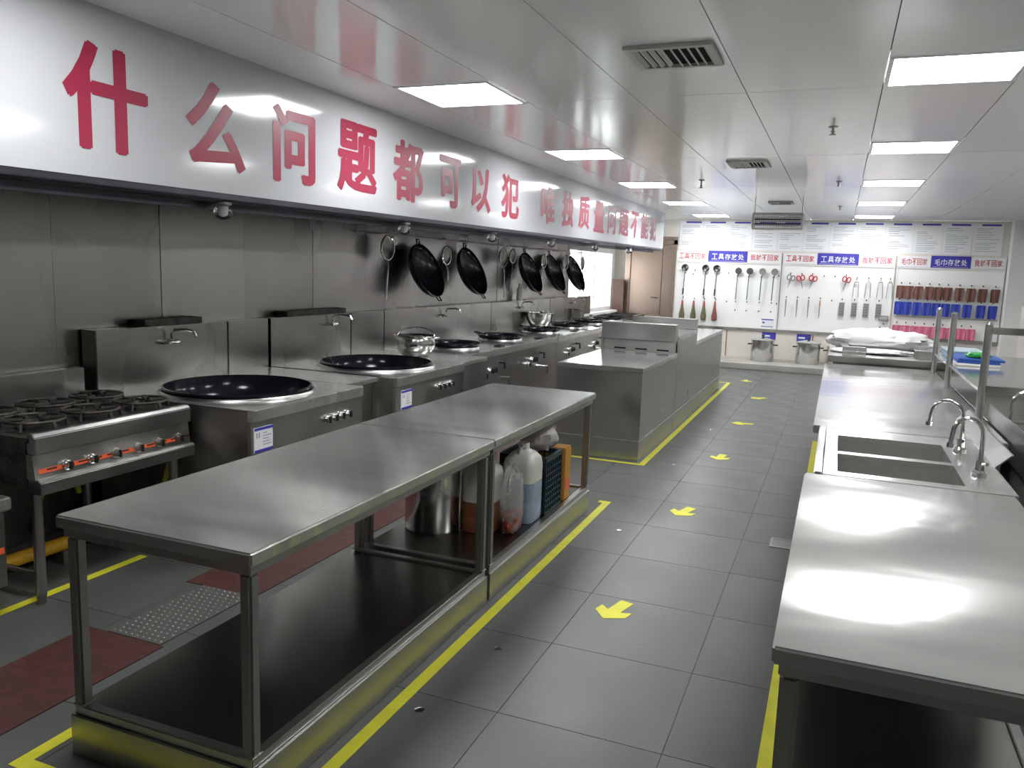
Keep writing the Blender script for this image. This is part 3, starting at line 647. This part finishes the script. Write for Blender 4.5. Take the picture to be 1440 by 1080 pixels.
def skimmer(y, z, r, ln, label, perf=True, x=-3.93, lean=.0):
    t = thing('skimmer' if perf else 'ladle', label, 'skimmer' if perf else 'ladle', (x, y, z), 'ladles and skimmers hanging on the steel wall')
    M = Matrix.Translation((x, y, z)) @ Matrix.Rotation(PI/2, 4, 'Y')
    MB().lathe([(r, 0), (r+.006, .003), (r-.003, .005)]+[(r*math.cos(PI/2*q/6), -r*.35*math.sin(PI/2*q/6)) for q in range(1, 6)]+[(0, -r*.35)], M, 28, cap=False).build('head', STEELDARK, t, smooth=50)
    MB().tube([(x, y, z-r), (x+.02, y-.01-lean*.3, z-r-.06), (x+.03, y-.02-lean, z-r-ln)], .009, 8).build('handle', STEEL, t, smooth=50)
    if perf:
        MB().tube([(x+.004, y+r*.98*math.cos(2*PI*k/24), z+r*.98*math.sin(2*PI*k/24)) for k in range(24)], .006, 6, closed=True).build('rim', CHROME, t, smooth=50)
    MB().tube([(-4.0, y, 1.87), (x-.01, y, 1.872), (x, y, z+r)], .003, 6).build('hook', STEELDARK, t, smooth=50)
skimmer(6.58, 1.74, .115, .36, 'large steel skimmer hanging alone ahead of the row of woks', lean=.05)
skimmer(7.62, 1.70, .10, .16, 'round wire skimmer hanging between the first two woks', x=-3.84)
skimmer(9.38, 1.72, .12, .38, 'dark ladle with long handle hanging in the gap between the woks', False)
skimmer(9.68, 1.74, .09, .36, 'slim steel skimmer with slanting handle in the gap between the woks', lean=.12)
skimmer(10.68, 1.70, .095, .16, 'steel skimmer hanging between the far woks', x=-3.86)
skimmer(11.65, 1.70, .11, .16, 'steel skimmer hanging between the far woks', x=-3.86)
skimmer(12.62, 1.70, .11, .16, 'steel skimmer hanging past the last wok near the window', x=-3.9)
t = thing('bottle', 'white bottle standing on the splash back ledge below the hanging woks', 'bottle', (-3.98, 10.1, 1.16))
MB().lathe([(.04, 0), (.042, .01), (.042, .15), (.02, .18), (.02, .195)], Matrix.Translation((-3.98, 10.1, 1.161)), 20).build('bottle_body', WHITE, t, smooth=40)
MB().lathe([(.023, .195), (.023, .22), (0, .22)], Matrix.Translation((-3.98, 10.1, 1.161)), 16).build('cap', WHITE, t, smooth=40)

# ================================================================== ISLAND CABINETS
def island(label, y0, y1, x0, x1, zt, back=None, slots=False):
    t = thing('island_cabinet', label, 'cabinet', ((x0+x1)/2, (y0+y1)/2, 0))
    box('plinth', STEEL, t, x0+.004, x1-.004, y0+.004, y1-.004, 0, .172)
    box('plinth_rim', STEELTOP, t, x0-.004, x1+.004, y0-.004, y1, .173, .183, bevel=.002)
    box('body', STEEL, t, x0, x1, y0, y1-.002, .184, zt-.045)
    box('worktop', STEELTOP, t, x0-.004, x1+.004, y0-.006, y1-.002, zt-.044, zt, bevel=.005)
    if back:
        box('back_upstand', STEEL, t, x0, x1, back-.03, back+.04, zt+.001, zt+.11) if slots else None
        box('back_hood', STEEL, t, x0, x1, back-(.10 if slots else .03), back+.045, zt+(.12 if slots else .001), 1.085, bevel=.004)
        if slots:
            for s in (x0, x1-.02): box('bracket', STEEL, t, s, s+.02, back-.10, back+.045, zt+.001, zt+.119)
            for q in range(3): box('slot', DARKHOLE, t, x0+.12+q*.22, x0+.24+q*.22, back-.0315, back-.0302, zt+.015, zt+.03)
island('stainless island cabinet with slotted raised back panel behind the prep tables', 6.565, 8.09, -2.21, -1.46, .8, 8.03, True)
island('taller stainless island cabinet in the middle of the island row', 8.1, 9.29, -2.21, -1.46, .965, 9.24)
island('last low stainless island cabinet towards the tool boards', 9.30, 11.55, -2.21, -1.47, .83)

# ================================================================== FLOOR MARKINGS
def tape(label, pts, w=.05):
    """closed-ended tape outline of rectangles along axis-parallel segments"""
    t = thing('floor_tape', label, 'floor tape', (*pts[0], 0))
    for (xa, ya), (xb, yb) in zip(pts, pts[1:]):
        h = w/2
        if abs(xa-xb) < 1e-6: x0, x1, y0, y1 = xa-h, xa+h, min(ya, yb)-h, max(ya, yb)+h
        else: x0, x1, y0, y1 = min(xa, xb)+h, max(xa, xb)-h, ya-h, ya+h
        box('strip', YEL, t, x0, x1, y0, y1, .0004, .0015)
tape('yellow floor tape framing the prep tables', [(-2.27, 2.05), (-2.27, 1.60), (-1.375, 1.60), (-1.375, 5.28), (-1.46, 5.28)])
tape('yellow floor tape along the stove fronts', [(-3.34, .8), (-3.34, 3.08)])
tape('yellow floor tape framing the island cabinets', [(-2.3, 6.49), (-1.41, 6.49), (-1.41, 12.2), (-1.75, 12.2)])
tape('yellow floor tape along the sink counters', [(-.095, 1.0), (-.095, 8.3)])
def arrow(y, x, rot, s, label):
    t = thing('floor_arrow', label, 'floor arrow', (x, y, 0), 'yellow arrows along the aisle')
    pts = [(-.035, .13), (.035, .13), (.035, -.01), (.085, .02), (.085, -.05), (0, -.12), (-.085, -.05), (-.085, .02), (-.035, -.01)]
    c, sn = math.cos(rot), math.sin(rot)
    m_ = MB().prism([(x+s*(px*c-py*sn), y+s*(px*sn+py*c)) for px, py in pts], 2, .0004, .0016)
    m_.build('arrow_sheet', YEL, t)
for y, x, rot in ((3.56, -.86, -.25), (5.32, -.85, -.3), (7.12, -.85, -.1), (8.9, -.86, -1.3), (10.9, -.87, -.8), (12.6, -1.2, .2)): arrow(y, x, rot, .95, 'yellow arrow sticker on the aisle floor')
for x, y in ((-1.21, 2.96), (-1.15, 4.74), (-1.28, 2.40), (-1.17, 6.64), (-1.12, 8.37)):
    t = thing('floor_plate', 'small shiny metal floor screw plate in the aisle', 'floor plate', (x, y, 0), 'metal plates in the aisle floor')
    MB().lathe([(.02, .0004), (.019, .003), (.009, .004), (0, .003)], Matrix.Translation((x, y, 0)), 12).build('plate', CHROME, t, smooth=40)
t = thing('floor_hatch', 'small square metal floor hatch beside the sink counter', 'floor hatch', (-.2, 4.95, 0))
MB().box(-.26, -.12, 4.86, 4.88, .0004, .004).box(-.26, -.12, 5.02, 5.04, .0004, .004).box(-.26, -.245, 4.88, 5.02, .0004, .004).box(-.135, -.12, 4.88, 5.02, .0004, .004).build('frame', STEELDARK, t)
box('cover', mat('hatch_grey', (.22, .23, .23), .5), t, -.244, -.136, 4.881, 5.019, .0004, .003)
# red drain channel covers and the perforated grate
ch = struct(MB().box(-2.88, -2.46, -1.5, 2.37, .0004, .004).build('trim_3', REDTILE))
ch2 = struct(MB().box(-2.88, -2.46, 2.93, 13.5, .0004, .004).build('trim_4', REDTILE))
t = thing('drain_grate', 'perforated metal drain grate in the dark red floor strip', 'drain grate', (-2.62, 2.65, 0))
box('plate', mat('dark_grate', (.2, .195, .185), .5, .7), t, -2.77, -2.48, 2.372, 2.928, .0004, .006)
g = MB()
for i in range(17):
    for j in range(9):
        x = -2.755+j*.0325+(.016 if i % 2 else 0); y = 2.39+i*.0325
        if x < -2.49: g.lathe([(.0055, .006), (.0045, .009), (.002, .010), (0, .010)], Matrix.Translation((x, y, 0)), 8)
o = g.build('stud', STEEL, t, smooth=50); o['kind'] = 'stuff'

# ================================================================== RIGHT-HAND ROW: SINKS, COUNTERS, SHELF
t = thing('double_sink', 'stainless double-bowl sink unit with two swan-neck taps', 'sink', (.33, 4.05, 0))
sx0, sx1, sy0, sy1 = -.03, .70, 3.475, 4.615
B = [(3.55, 3.925), (3.985, 4.40)]
MB().box(sx0, .055, sy0, sy1, .775, .8).box(.53, sx1, sy0, sy1, .775, .8).box(.055, .53, sy0, B[0][0], .775, .8).box(.055, .53, B[0][1], B[1][0], .775, .8).box(.055, .53, B[1][1], sy1, .775, .8).build('deck', STEELTOP, t)
MB().box(sx0-.006, sx0+.03, sy0, sy1, .77, .806).build('front_rim', STEELTOP, t, bevel=.006)
for y0, y1 in B:
    MB().box(.05, .055, y0-.005, y1+.005, .50, .775).box(.53, .535, y0-.005, y1+.005, .5, .775).box(.055, .53, y0-.005, y0, .5, .775).box(.055, .53, y1, y1+.005, .5, .775).box(.05, .535, y0-.005, y1+.005, .495, .5).build('bowl', BASIN, t)
    MB().lathe([(.045, .5005), (.045, .503), (.03, .504), (0, .502)], Matrix.Translation((.29, (y0+y1)/2, 0)), 20).build('strainer', CHROME, t, smooth=40)
box('front_panel', STEEL, t, sx0, sx0+.012, sy0, sy1, .18, .77); box('plinth', STEEL, t, sx0, sx1, sy0, sy1, 0, .14)
for y in (sy0+.02, sy1-.06): box('leg', STEEL, t, sx1-.05, sx1-.01, y, y+.04, .14, .775)
MB().add([(.695, 3.98, .80), (.695, 4.615, .80), (.755, 4.615, .862), (.755, 3.98, .862), (.703, 3.98, .80), (.703, 4.615, .80), (.763, 4.615, .862), (.763, 3.98, .862)], [(0, 1, 2, 3), (4, 5, 6, 7), (0, 4, 5, 1), (3, 2, 6, 7), (0, 3, 7, 4), (1, 2, 6, 5)]).build('splash_lip', STEEL, t)
def tap(label, x, y, s=-1, h=.26, reach=.19, rot=0):
    t = thing('sink_tap', label, 'tap', (x, y, .8)); z = .8
    R = Matrix.Translation((x, y, z)) @ Matrix.Rotation(rot, 4, 'Z')
    MB().lathe([(.03, 0), (.03, .01), (.018, .02), (.016, .06)], R, 16).build('base', CHROME, t, smooth=40)
    pts = [(0, 0, .05), (0, 0, h-.07)]+[(s*reach/2*(1-math.cos(a)), 0, h-.07+.07*math.sin(a)) for a in [PI*q/8 for q in range(1, 8)]]+[(s*reach, 0, h-.075), (s*reach*1.03, 0, h-.11)]
    MB().tube([R @ Vector(p) for p in pts], .0095, 10).build('spout', CHROME, t, smooth=50)
    MB().cyl(R @ Vector((s*reach*1.03, 0, h-.11)), R @ Vector((s*reach*1.04, 0, h-.13)), .015, 12).build('nozzle', CHROME, t, smooth=40)
    MB().tube([R @ Vector((0, 0, .045)), R @ Vector((.01, -.05, .055)), R @ Vector((.015, -.07, .06))], .008, 8).build('lever', CHROME, t, smooth=40)
tap('chrome swan-neck tap over the sink bowl next to the work table', .61, 3.80, -1, .235, .115)
tap('chrome swan-neck tap over the sink bowl next to the long counter', .60, 4.30, -1, .235, .14, -.25)
# long counter
t = thing('long_counter', 'long stainless counter between the double sink and the bagged goods', 'counter', (.4, 6.3, 0))
box('worktop', STEELTOP, t, -.07, .86, 4.625, 8.1, .757, .8, bevel=.005); box('body', STEEL, t, -.03, .84, 4.66, 8.08, .14, .756); box('plinth', STEEL, t, -.01, .82, 4.68, 8.06, 0, .139)
MB().prism([(.70, .801), (.71, .801), (.768, .862), (.758, .862)], 1, 4.63, 5.3).build('splash_lip', STEEL, t)
# back-to-back row
t = thing('rear_sink_unit', 'stainless sink unit standing back to back with the double sink', 'sink', (1.3, 4.5, 0))
MB().box(.86+.02, 1.05, 3.5, 5.3, .775, .8).box(1.5, 1.6, 3.5, 5.3, .775, .8).box(1.05, 1.5, 3.5, 3.7, .775, .8).box(1.05, 1.5, 5.1, 5.3, .775, .8).build('deck', STEELTOP, t)
MB().box(1.045, 1.05, 3.7, 5.1, .5, .775).box(1.5, 1.505, 3.7, 5.1, .5, .775).box(1.05, 1.5, 3.695, 3.7, .5, .775).box(1.05, 1.5, 5.1, 5.105, .5, .775).box(1.05, 1.5, 3.7, 5.1, .495, .5).build('bowl', STEEL, t)
box('body', STEELDARK, t, .88, 1.04, 3.52, 5.28, 0, .77); box('body', STEELDARK, t, 1.51, 1.58, 3.52, 5.28, 0, .77)
MB().box(.872, .879, 3.62, 5.35, .70, .90).build('splash_lip', STEEL, t)
tap('chrome swan-neck tap on the back-to-back sink unit', .91, 4.95, 1, .24, .2)
t = thing('rear_counter', 'stainless counter under the tubular shelf beside the long counter', 'counter', (1.25, 6.7, 0))
box('worktop', STEELTOP, t, .87, 1.62, 5.36, 8.1, .757, .8, bevel=.005); box('body', STEEL, t, .89, 1.6, 5.4, 8.08, 0, .756)
# over-shelf
t = thing('tube_shelf', 'tubular steel over-shelf with tall posts standing on the counters', 'shelf', (1.15, 6.6, .8))
PX0, PX1 = .83, 1.58
for y in (5.40, 6.95, 7.95):
    for x in (PX0, PX1):
        p = MB().cyl((x, y, .8), (x, y, 1.36), .022, 16).build('post', STEEL, t, smooth=40)
        MB().lathe([(.023, 1.36), (.018, 1.372), (0, 1.376)], Matrix.Translation((x, y, 0)), 16).build('post_cap', CHROME, p, smooth=40)
for z in (.98, 1.325): MB().box(PX0+.02, PX1-.02, 5.385, 5.415, z-.02, z+.02).build('cross_rail', STEELDARK, t)
box('shelf_board', STEELTOP, t, PX0-.01, PX1+.01, 5.43, 8.0, .955, .975, bevel=.003)
MB().box(PX0+.015, PX1-.015, 7.94, 7.96, .93, .954).build('cross_rail', STEEL, t)
t = thing('food_tray', 'stack of blue trays under a green cloth on the tubular shelf', 'tray', (1.1, 6.9, .976))
box('tray', MATS['white_enamel'], t, .87, 1.16, 6.85, 7.35, .976, .995, bevel=.006); box('tray', BLUEP, t, .87, 1.16, 6.86, 7.36, .996, 1.012, bevel=.005); box('tray', BLUEP, t, .88, 1.19, 6.87, 7.38, 1.013, 1.03, bevel=.005)
MB().blob((1.03, 7.05, 1.048), (.09, .10, .02), 2, .3, 3).build('green_cloth', GREENP, t, smooth=60)
t = thing('plastic_box', 'pale blue translucent box on the far part of the tubular shelf', 'box', (1.05, 7.6, .976))
box('body', mat('pale_blue_plastic', (.35, .50, .66), .3, trans=.2), t, .87, 1.13, 7.45, 7.88, .976, 1.03, bevel=.008); box('lid', mat('pale_blue_lid', (.55, .66, .75), .3), t, .862, 1.14, 7.44, 7.89, 1.031, 1.042, bevel=.004)
# goods table with plastic sheet
t = thing('goods_table', 'stainless table heaped with plastic-wrapped goods beyond the long counter', 'table', (.5, 9.2, 0))
box('worktop', STEEL, t, -.05, 1.25, 8.3, 9.9, .80, .86, bevel=.004); box('body', STEELDARK, t, 0, 1.2, 8.35, 9.85, 0, .799)
t = thing('plastic_sheet', 'crumpled white plastic sheet bundled along the goods table', 'plastic sheet', (.4, 9.0, .861))
MB().blob((.42, 9.25, .965), (.50, .34, .12), 6, .22, 2.6, 40, 20).build('bundle', BAGW, t, smooth=60)
MB().blob((.35, 8.76, .885), (.38, .16, .028), 8, .3, 3, 30, 12).build('loose_edge', BAGW, t, smooth=60)
t = thing('wire_basket', 'small wire basket on the goods table before the plastic sheet', 'basket', (.18, 8.55, .9)); g = MB()
for q in range(7): g.cyl((.08+q*.035, 8.42, .863), (.08+q*.035, 8.42, .945), .003, 5)
for z in (.865, .90, .945): g.cyl((.075, 8.42, z), (.295, 8.42, z), .003, 5); 
g.build('wire_front', STEELDARK, t); box('pan', GREYP, t, .08, .29, 8.425, 8.56, .862, .94, bevel=.004)
t = thing('metal_pan', 'dark rectangular pan at the end of the goods table', 'pan', (.85, 8.55, .861))
box('pan', STEELDARK, t, .72, 1.0, 8.45, 8.65, .861, .93, bevel=.006); box('pan_lid', STEEL, t, .715, 1.005, 8.445, 8.655, .931, .94, bevel=.003)

# ================================================================== BACK WALL: POSTERS, SIGNS, TOOL BOARDS, TOWELS
YW = YB-.012
for i in range(12):
    x0 = -2.86+i*.438; z0 = 2.045
    t = thing('wall_poster', 'white notice poster with blue heading '+['above the ladle board', 'above the scissors board', 'above the towel rack'][i//4]+', high on the back wall', 'poster', (x0+.21, YB, z0), 'row of notice posters on the back wall')
    zt = 2.555
    box('sheet', PAPER, t, x0+.008, x0+.43, YB-.008, YB, z0, zt)
    box('heading', BLUE, t, x0+.12, x0+.40, YB-.0095, YB-.008, zt-.035, zt-.005)
    random.seed(40+i); g = MB(); z = zt-.075
    while z > z0+.05:
        if random.random() > .18: g.box(x0+.05, x0+.05+.14+.2*random.random(), YB-.009, YB-.008, z-.008, z)
        z -= .026+.012*random.random()
    g.build('print', INK, t)
    for xe in (x0, x0+.431): box('edge_strip', LFRAME, t, xe, xe+.007, YB-.012, YB, z0, zt)
boards = [(-2.88, -1.0), (-.98, .85), (.88, 2.48)]
SIGN = [[('工具不回家', 0), ('工具存放处', 1), ('我就不回家', 0)], [('工具不回家', 0), ('工具存放处', 1), ('我就不回家', 0)], [('毛巾不回家', 0), ('毛巾存放处', 1), ('我就不回家', 0)]]
NB = ['above the ladle board', 'above the scissors board', 'above the towel rack']
BL = ['white tool board hung with ladles and brushes', 'white tool board hung with scissors and knives', 'white rack board hung with rows of coloured towels']
hook_xy = [[], [], []]
for bi, (x0, x1) in enumerate(boards):
    bt = thing('tool_board', BL[bi], 'tool board', ((x0+x1)/2, YB, .64))
    box('panel', WHITEBOARD, bt, x0+.02, x1-.02, YB-.03, YB-.0005, .64, 1.80)
    MB().box(x0, x0+.02, YB-.045, YB-.0005, .64, 1.82).box(x1-.02, x1, YB-.045, YB-.0005, .64, 1.82).box(x0+.02, x1-.02, YB-.045, YB-.0005, 1.80, 1.82).build('frame', WHITE, bt)
    w = (x1-x0)/3.05; xs = [x0, x0+w*.96, x0+w*.96+w*1.12, x1]
    for k, (s, blue) in enumerate(SIGN[bi]):
        a, b = xs[k], xs[k+1]
        lab = ['red-lettered white sign panel, leading half, ', 'blue sign panel with white lettering ', 'red-lettered white sign panel, ending half, '][k]+NB[bi]
        st = thing('sign_panel', lab, 'sign', ((a+b)/2, YB, 1.83))
        dz = .012 if blue else 0
        box('panel', BLUE if blue else PAPER, st, a+.004, b-.004, YB-.05, YB-.0005, 1.825, 2.01+dz)
        row_text(MB(), s, (1, 0, 0), (0, 0, 1), (a+.05, YB-.052, 1.865), b-a-.1, .105, .012).build('lettering', PAPER if blue else REDTXT, st)
        if blue: MB().box(a+.03, b-.03, YB-.0515, YB-.05, 1.838, 1.842).build('underline', PAPER, st)
def hooks(bi, pts):
    g = MB()
    for x, z in pts: g.cyl((x, YB-.03, z), (x, YB-.048, z), .010, 6).cyl((x, YB-.046, z), (x, YB-.046, z+.018), .008, 6)
    o = g.build('hook', BLACK, [q for q in bpy.data.objects if q.get('label') == BL[bi]][0]); o['kind'] = 'stuff'
YT = YB-.085; YG = YB-.056
# ladles, turners, brushes
hk = []
def tool_ladle(x, z, label):
    t = thing('ladle', label, 'ladle', (x, YT, z), 'ladles on the tool board')
    M = Matrix.Translation((x, YT, z)) @ Matrix.Rotation(PI/2, 4, 'X')
    MB().lathe([(.062, 0), (.066, .003), (.058, .004)]+[(.06*math.cos(PI/2*q/5), -.03*math.sin(PI/2*q/5)) for q in range(1, 5)]+[(0, -.03)], M, 20, cap=False).build('cup', TOOLST, t, smooth=50)
    MB().cyl((x, YT, z-.06), (x-.01, YT, z-.38), .010, 8).build('handle', TOOLST, t, smooth=40); MB().cyl((x-.01, YT, z-.38), (x-.014, YT, z-.5), .014, 8).build('grip', BLACK, t, smooth=40)
    hk.append((x, z-.1)); hk.append((x-.01, z-.54))
for x in (-2.70, -2.32, -2.12): tool_ladle(x, 1.70, 'round steel ladle hanging cup up on the tool board')
def turner(x, z, perf):
    t = thing('skimmer', 'flat steel skimmer hanging head up on the tool board', 'skimmer', (x, YT, z), 'flat skimmers on the tool board')
    M = Matrix.Translation((x, YT, z)) @ Matrix.Rotation(PI/2, 4, 'X')
    MB().lathe([(.058, -.004), (.06, 0), (.058, .004), (0, .004)], M, 18).build('head', TOOLST if perf else STEELDARK, t, smooth=40)
    MB().tube([(x, YT, z-.055), (x-.012, YT-.01, z-.12), (x-.02, YT, z-.52)], .009, 8).build('handle', TOOLST, t, smooth=40)
    hk.append((x-.02, z-.1)); hk.append((x-.02, z-.56)); hk.append((x-.02, z-.72))
for i, x in enumerate((-1.73, -1.53, -1.31, -1.10)): turner(x, 1.67, i < 2)
def brush(x, z, red):
    t = thing('brush', 'hanging brush with '+('reddish bristles' if red else 'olive bristles and red grip'), 'brush', (x, YT, z), 'brushes on the tool board')
    MB().lathe([(.012, 0), (.02, -.05), (.024, -.1)], Matrix.Translation((x, YT, z)), 10).build('grip', MUTEDRED, t, smooth=40)
    MB().lathe([(.022, -.1), (.034, -.18), (.052, -.27), (.05, -.34), (.02, -.36)], Matrix.Translation((x, YT, z)), 12).build('bristles', mat('red_brown_bristles', (.22, .07, .06), .9) if red else BRISTLE, t, smooth=40)
    hk.append((x, z+.03))
for i, x in enumerate((-2.71, -2.50, -2.31, -2.11)): brush(x, 1.10, i == 3)
hk += [(-2.52, 1.65), (-1.91, 1.62), (-1.91, 1.10), (-2.55, 1.58), (-1.05+.02, 1.6), (-1.03, 1.1)]
hooks(0, hk); hk = []
t = thing('notice_card', 'small white card with blue lines at the foot of the ladle board', 'card', (-1.17, YT+.03, .72))
box('sheet', PAPER, t, -1.27, -1.06, YB-.034, YB-.0305, .68, .82); MB().box(-1.27, -1.06, YB-.0355, YB-.034, .80, .82).box(-1.27, -1.06, YB-.0355, YB-.034, .68, .69).box(-1.25, -1.21, YB-.0355, YB-.034, .74, .77).build('print', BLUE, t)
def scissors(x, z, m, label, lean):
    t = thing('scissors', label, 'scissors', (x, YT, z), 'scissors on the tool board')
    R = Matrix.Translation((x, YT, z)) @ Matrix.Rotation(lean, 4, 'Y')
    for s in (-1, 1):
        MB().tube([R @ Vector((s*.035+.03*math.cos(2*PI*k/16), s*.004, .06+.045*math.sin(2*PI*k/16))) for k in range(16)], .010, 6, closed=True).build('finger_loop', m, t, smooth=50)
        MB().add([R @ Vector(p) for p in ((s*.02, s*.003-.003, .02), (-s*.012, s*.003-.003, .02), (-s*.004, s*.003-.003, -.14), (s*.02, s*.003+.003, .02), (-s*.012, s*.003+.003, .02), (-s*.004, s*.003+.003, -.14))], [(0, 1, 2), (3, 5, 4), (0, 3, 4, 1), (1, 4, 5, 2), (2, 5, 3, 0)]).build('blade', STEELDARK, t)
    hk.append((x, z+.13))
scissors(-.83, 1.52, GREYP, 'grey-handled kitchen scissors hanging first on the tool board', .25)
for x, l in ((-.64, -.25), (-.46, .25), (.09, .2)): scissors(x, 1.52, REDTXT, 'red-handled kitchen scissors hanging on the tool board', l)
def knife(x, z, m):
    t = thing('paring_knife', 'slim '+('wooden' if m is CARTON else 'grey')+'-handled knife hanging on the tool board', 'knife', (x, YT, z), 'knives on the tool board')
    MB().cyl((x, YT, z), (x, YT, z-.1), .011, 8).build('handle', m, t, smooth=40); MB().prism([(x-.012, z-.1), (x+.012, z-.1), (x+.008, z-.3), (x-.004, z-.33)], 1, YT-.002, YT+.002).build('blade', STEEL, t)
    hk.append((x, z+.03))
for x, m in ((-.87, GREYP), (-.68, GREYP), (-.49, GREYP), (-.30, CARTON)): knife(x, 1.20, m)
def tongs(x, z):
    t = thing('tongs', 'pale steel tongs hanging on the tool board', 'tongs', (x, YT, z), 'tongs on the tool board')
    for s in (-1, 1): MB().tube([(x+s*.006, YT, z), (x+s*.035, YT, z-.06), (x+s*.045, YT, z-.3)], .006, 6).build('arm', STEEL, t, smooth=40)
    MB().cyl((x-.03, YT, z-.03), (x+.03, YT, z-.03), .01, 8).build('spring', STEELDARK, t, smooth=40); hk.append((x, z+.03))
for x in (.27, .46, .65, .80): tongs(x-.005, 1.58)
def grater(x, z):
    t = thing('grater', 'small pale metal grater hanging on the tool board', 'grater', (x, YG, z), 'graters on the tool board')
    MB().box(x-.045, x+.045, YG-.004, YG+.004, z-.26, z-.02).build('plate', STEEL, t, bevel=.002); g = MB()
    for q in range(5): g.box(x-.04, x+.04, YG-.010, YG-.004, z-.05-q*.045, z-.035-q*.045)
    g.build('teeth', STEELDARK, t); hk.append((x, z+.03))
for x in (.06, .26, .45, .65): grater(x, 1.20)
t = thing('switch_box', 'dark grey switch box at the foot of the scissors board', 'switch box', (.74, YT, .9))
box('body', GREYP, t, .66, .82, YB-.075, YB-.031, .90, .985, bevel=.005); box('face', mat('switch_face', (.45, .45, .46), .4), t, .68, .80, YB-.078, YB-.0755, .92, .965)
hk += [(-.27, 1.62), (-.09, 1.62), (-.11, 1.2), (.70, .78), (.75, .84), (.79, .78)]
hooks(1, hk); hk = []
def towel(x, z, w, h, m, cn, rowname):
    t = thing('towel', cn+' cloth towel hanging in the '+rowname+' row of the towel rack', 'towel', (x, YB-.06, z), cn+' towels on the rack')
    n = 8; vs = []
    random.seed(int(x*1000)+int(z*100))
    for k, zz in enumerate((z, z-h*.5, z-h)):
        for i in range(n+1):
            u = i/n; xx = x-w/2+w*u*(1-.04*k)+.0
            vs.append((xx, YB-.078-.012*math.sin(u*PI*3+x*9)*(.4+.4*k), zz-(.012*random.random() if k == 2 else 0)))
    fs = [(k*(n+1)+i, k*(n+1)+i+1, (k+1)*(n+1)+i+1, (k+1)*(n+1)+i) for k in range(2) for i in range(n)]
    m_ = MB().add(vs, fs); vb = [(a, b+.012, c) for a, b, c in vs]
    m_.add(vb, [f[::-1] for f in fs]); m_.build('cloth', m, t, smooth=60)
    MB().box(x-w*.45, x+w*.45, YB-.084, YB-.062, z-.002, z+.01).build('hem', m, t); hk.append((x, z+.05))
rows_ = [(1.50, BROWNT, 'brown', 'upper', [.97, 1.10, 1.24, 1.40, 1.54, 1.68, 1.85, 2.02, 2.19, 2.37]), (1.23, BLUET, 'blue', 'middle', [.96, 1.09, 1.24, 1.39, 1.53, 1.67, 1.82, 1.99, 2.19, 2.36]), (.83, PINKT, 'pink', 'lower', [.96, 1.10, 1.24, 1.38, 1.52, 1.66, 1.80, 1.94, 2.08])]
for z, m, cn, rn, xs in rows_:
    for i, x in enumerate(xs): towel(x, z-.012*(i/9), .135, .20 if cn != 'pink' else .17, m, cn, rn)
hk += [(.95+i*.135, 1.02) for i in range(4)]
hooks(2, hk)
MBt = thing('towel_shelf', 'thin grey shelf strip across the towel rack', 'shelf', (1.6, YB, 1.0))
box('shelf_strip', GREYP, MBt, .92, 2.44, YB-.06, YB-.031, .985, .992); box('shelf_lip', GREYP, MBt, .92, 2.44, YB-.064, YB-.0605, .985, 1.0)

# kerb and stock pots
kerb = struct(MB().box(-1.95, 1.0, 14.15, YB-.013, 0, .10).build('trim_5', mat('kerb_stone', (.38, .37, .34), .45, noise_amt=.15, scale=(3, 3, 3)), bevel=.01))
pot('stock_pot', 'lidded stainless stock pot on the kerb below the ladle board', -1.18, 14.85, .1, .20, .36)
pot('stock_pot', 'lidded stainless stock pot on the kerb below the scissors board', -.42, 14.85, .1, .20, .36)
pot('stock_pot', 'lidded stainless stock pot half hidden by the plastic sheet bundle', .05, 15.02, .1, .17, .30)
for x, l in ((-1.12, 'blue notice label behind the stock pot below the ladle board'), (-.52, 'blue notice label behind the stock pot below the scissors board')):
    t = thing('wall_label', l, 'label', (x, YB, .5))
    box('sheet', BLUE, t, x-.12, x+.12, YB-.018, YB-.0125, .45, .58); box('print', PAPER, t, x-.09, x+.02, YB-.0195, YB-.018, .50, .53)
t = thing('packet', 'small red and white packet on the floor at the end of the island', 'packet', (-1.85, 13.6, 0))
box('packet', mat('red_packet', (.6, .08, .06), .5), t, -1.98, -1.78, 13.5, 13.72, .0, .12, bevel=.01); box('packet_top', PAPER, t, -1.97, -1.79, 13.51, 13.71, .121, .14, bevel=.004)
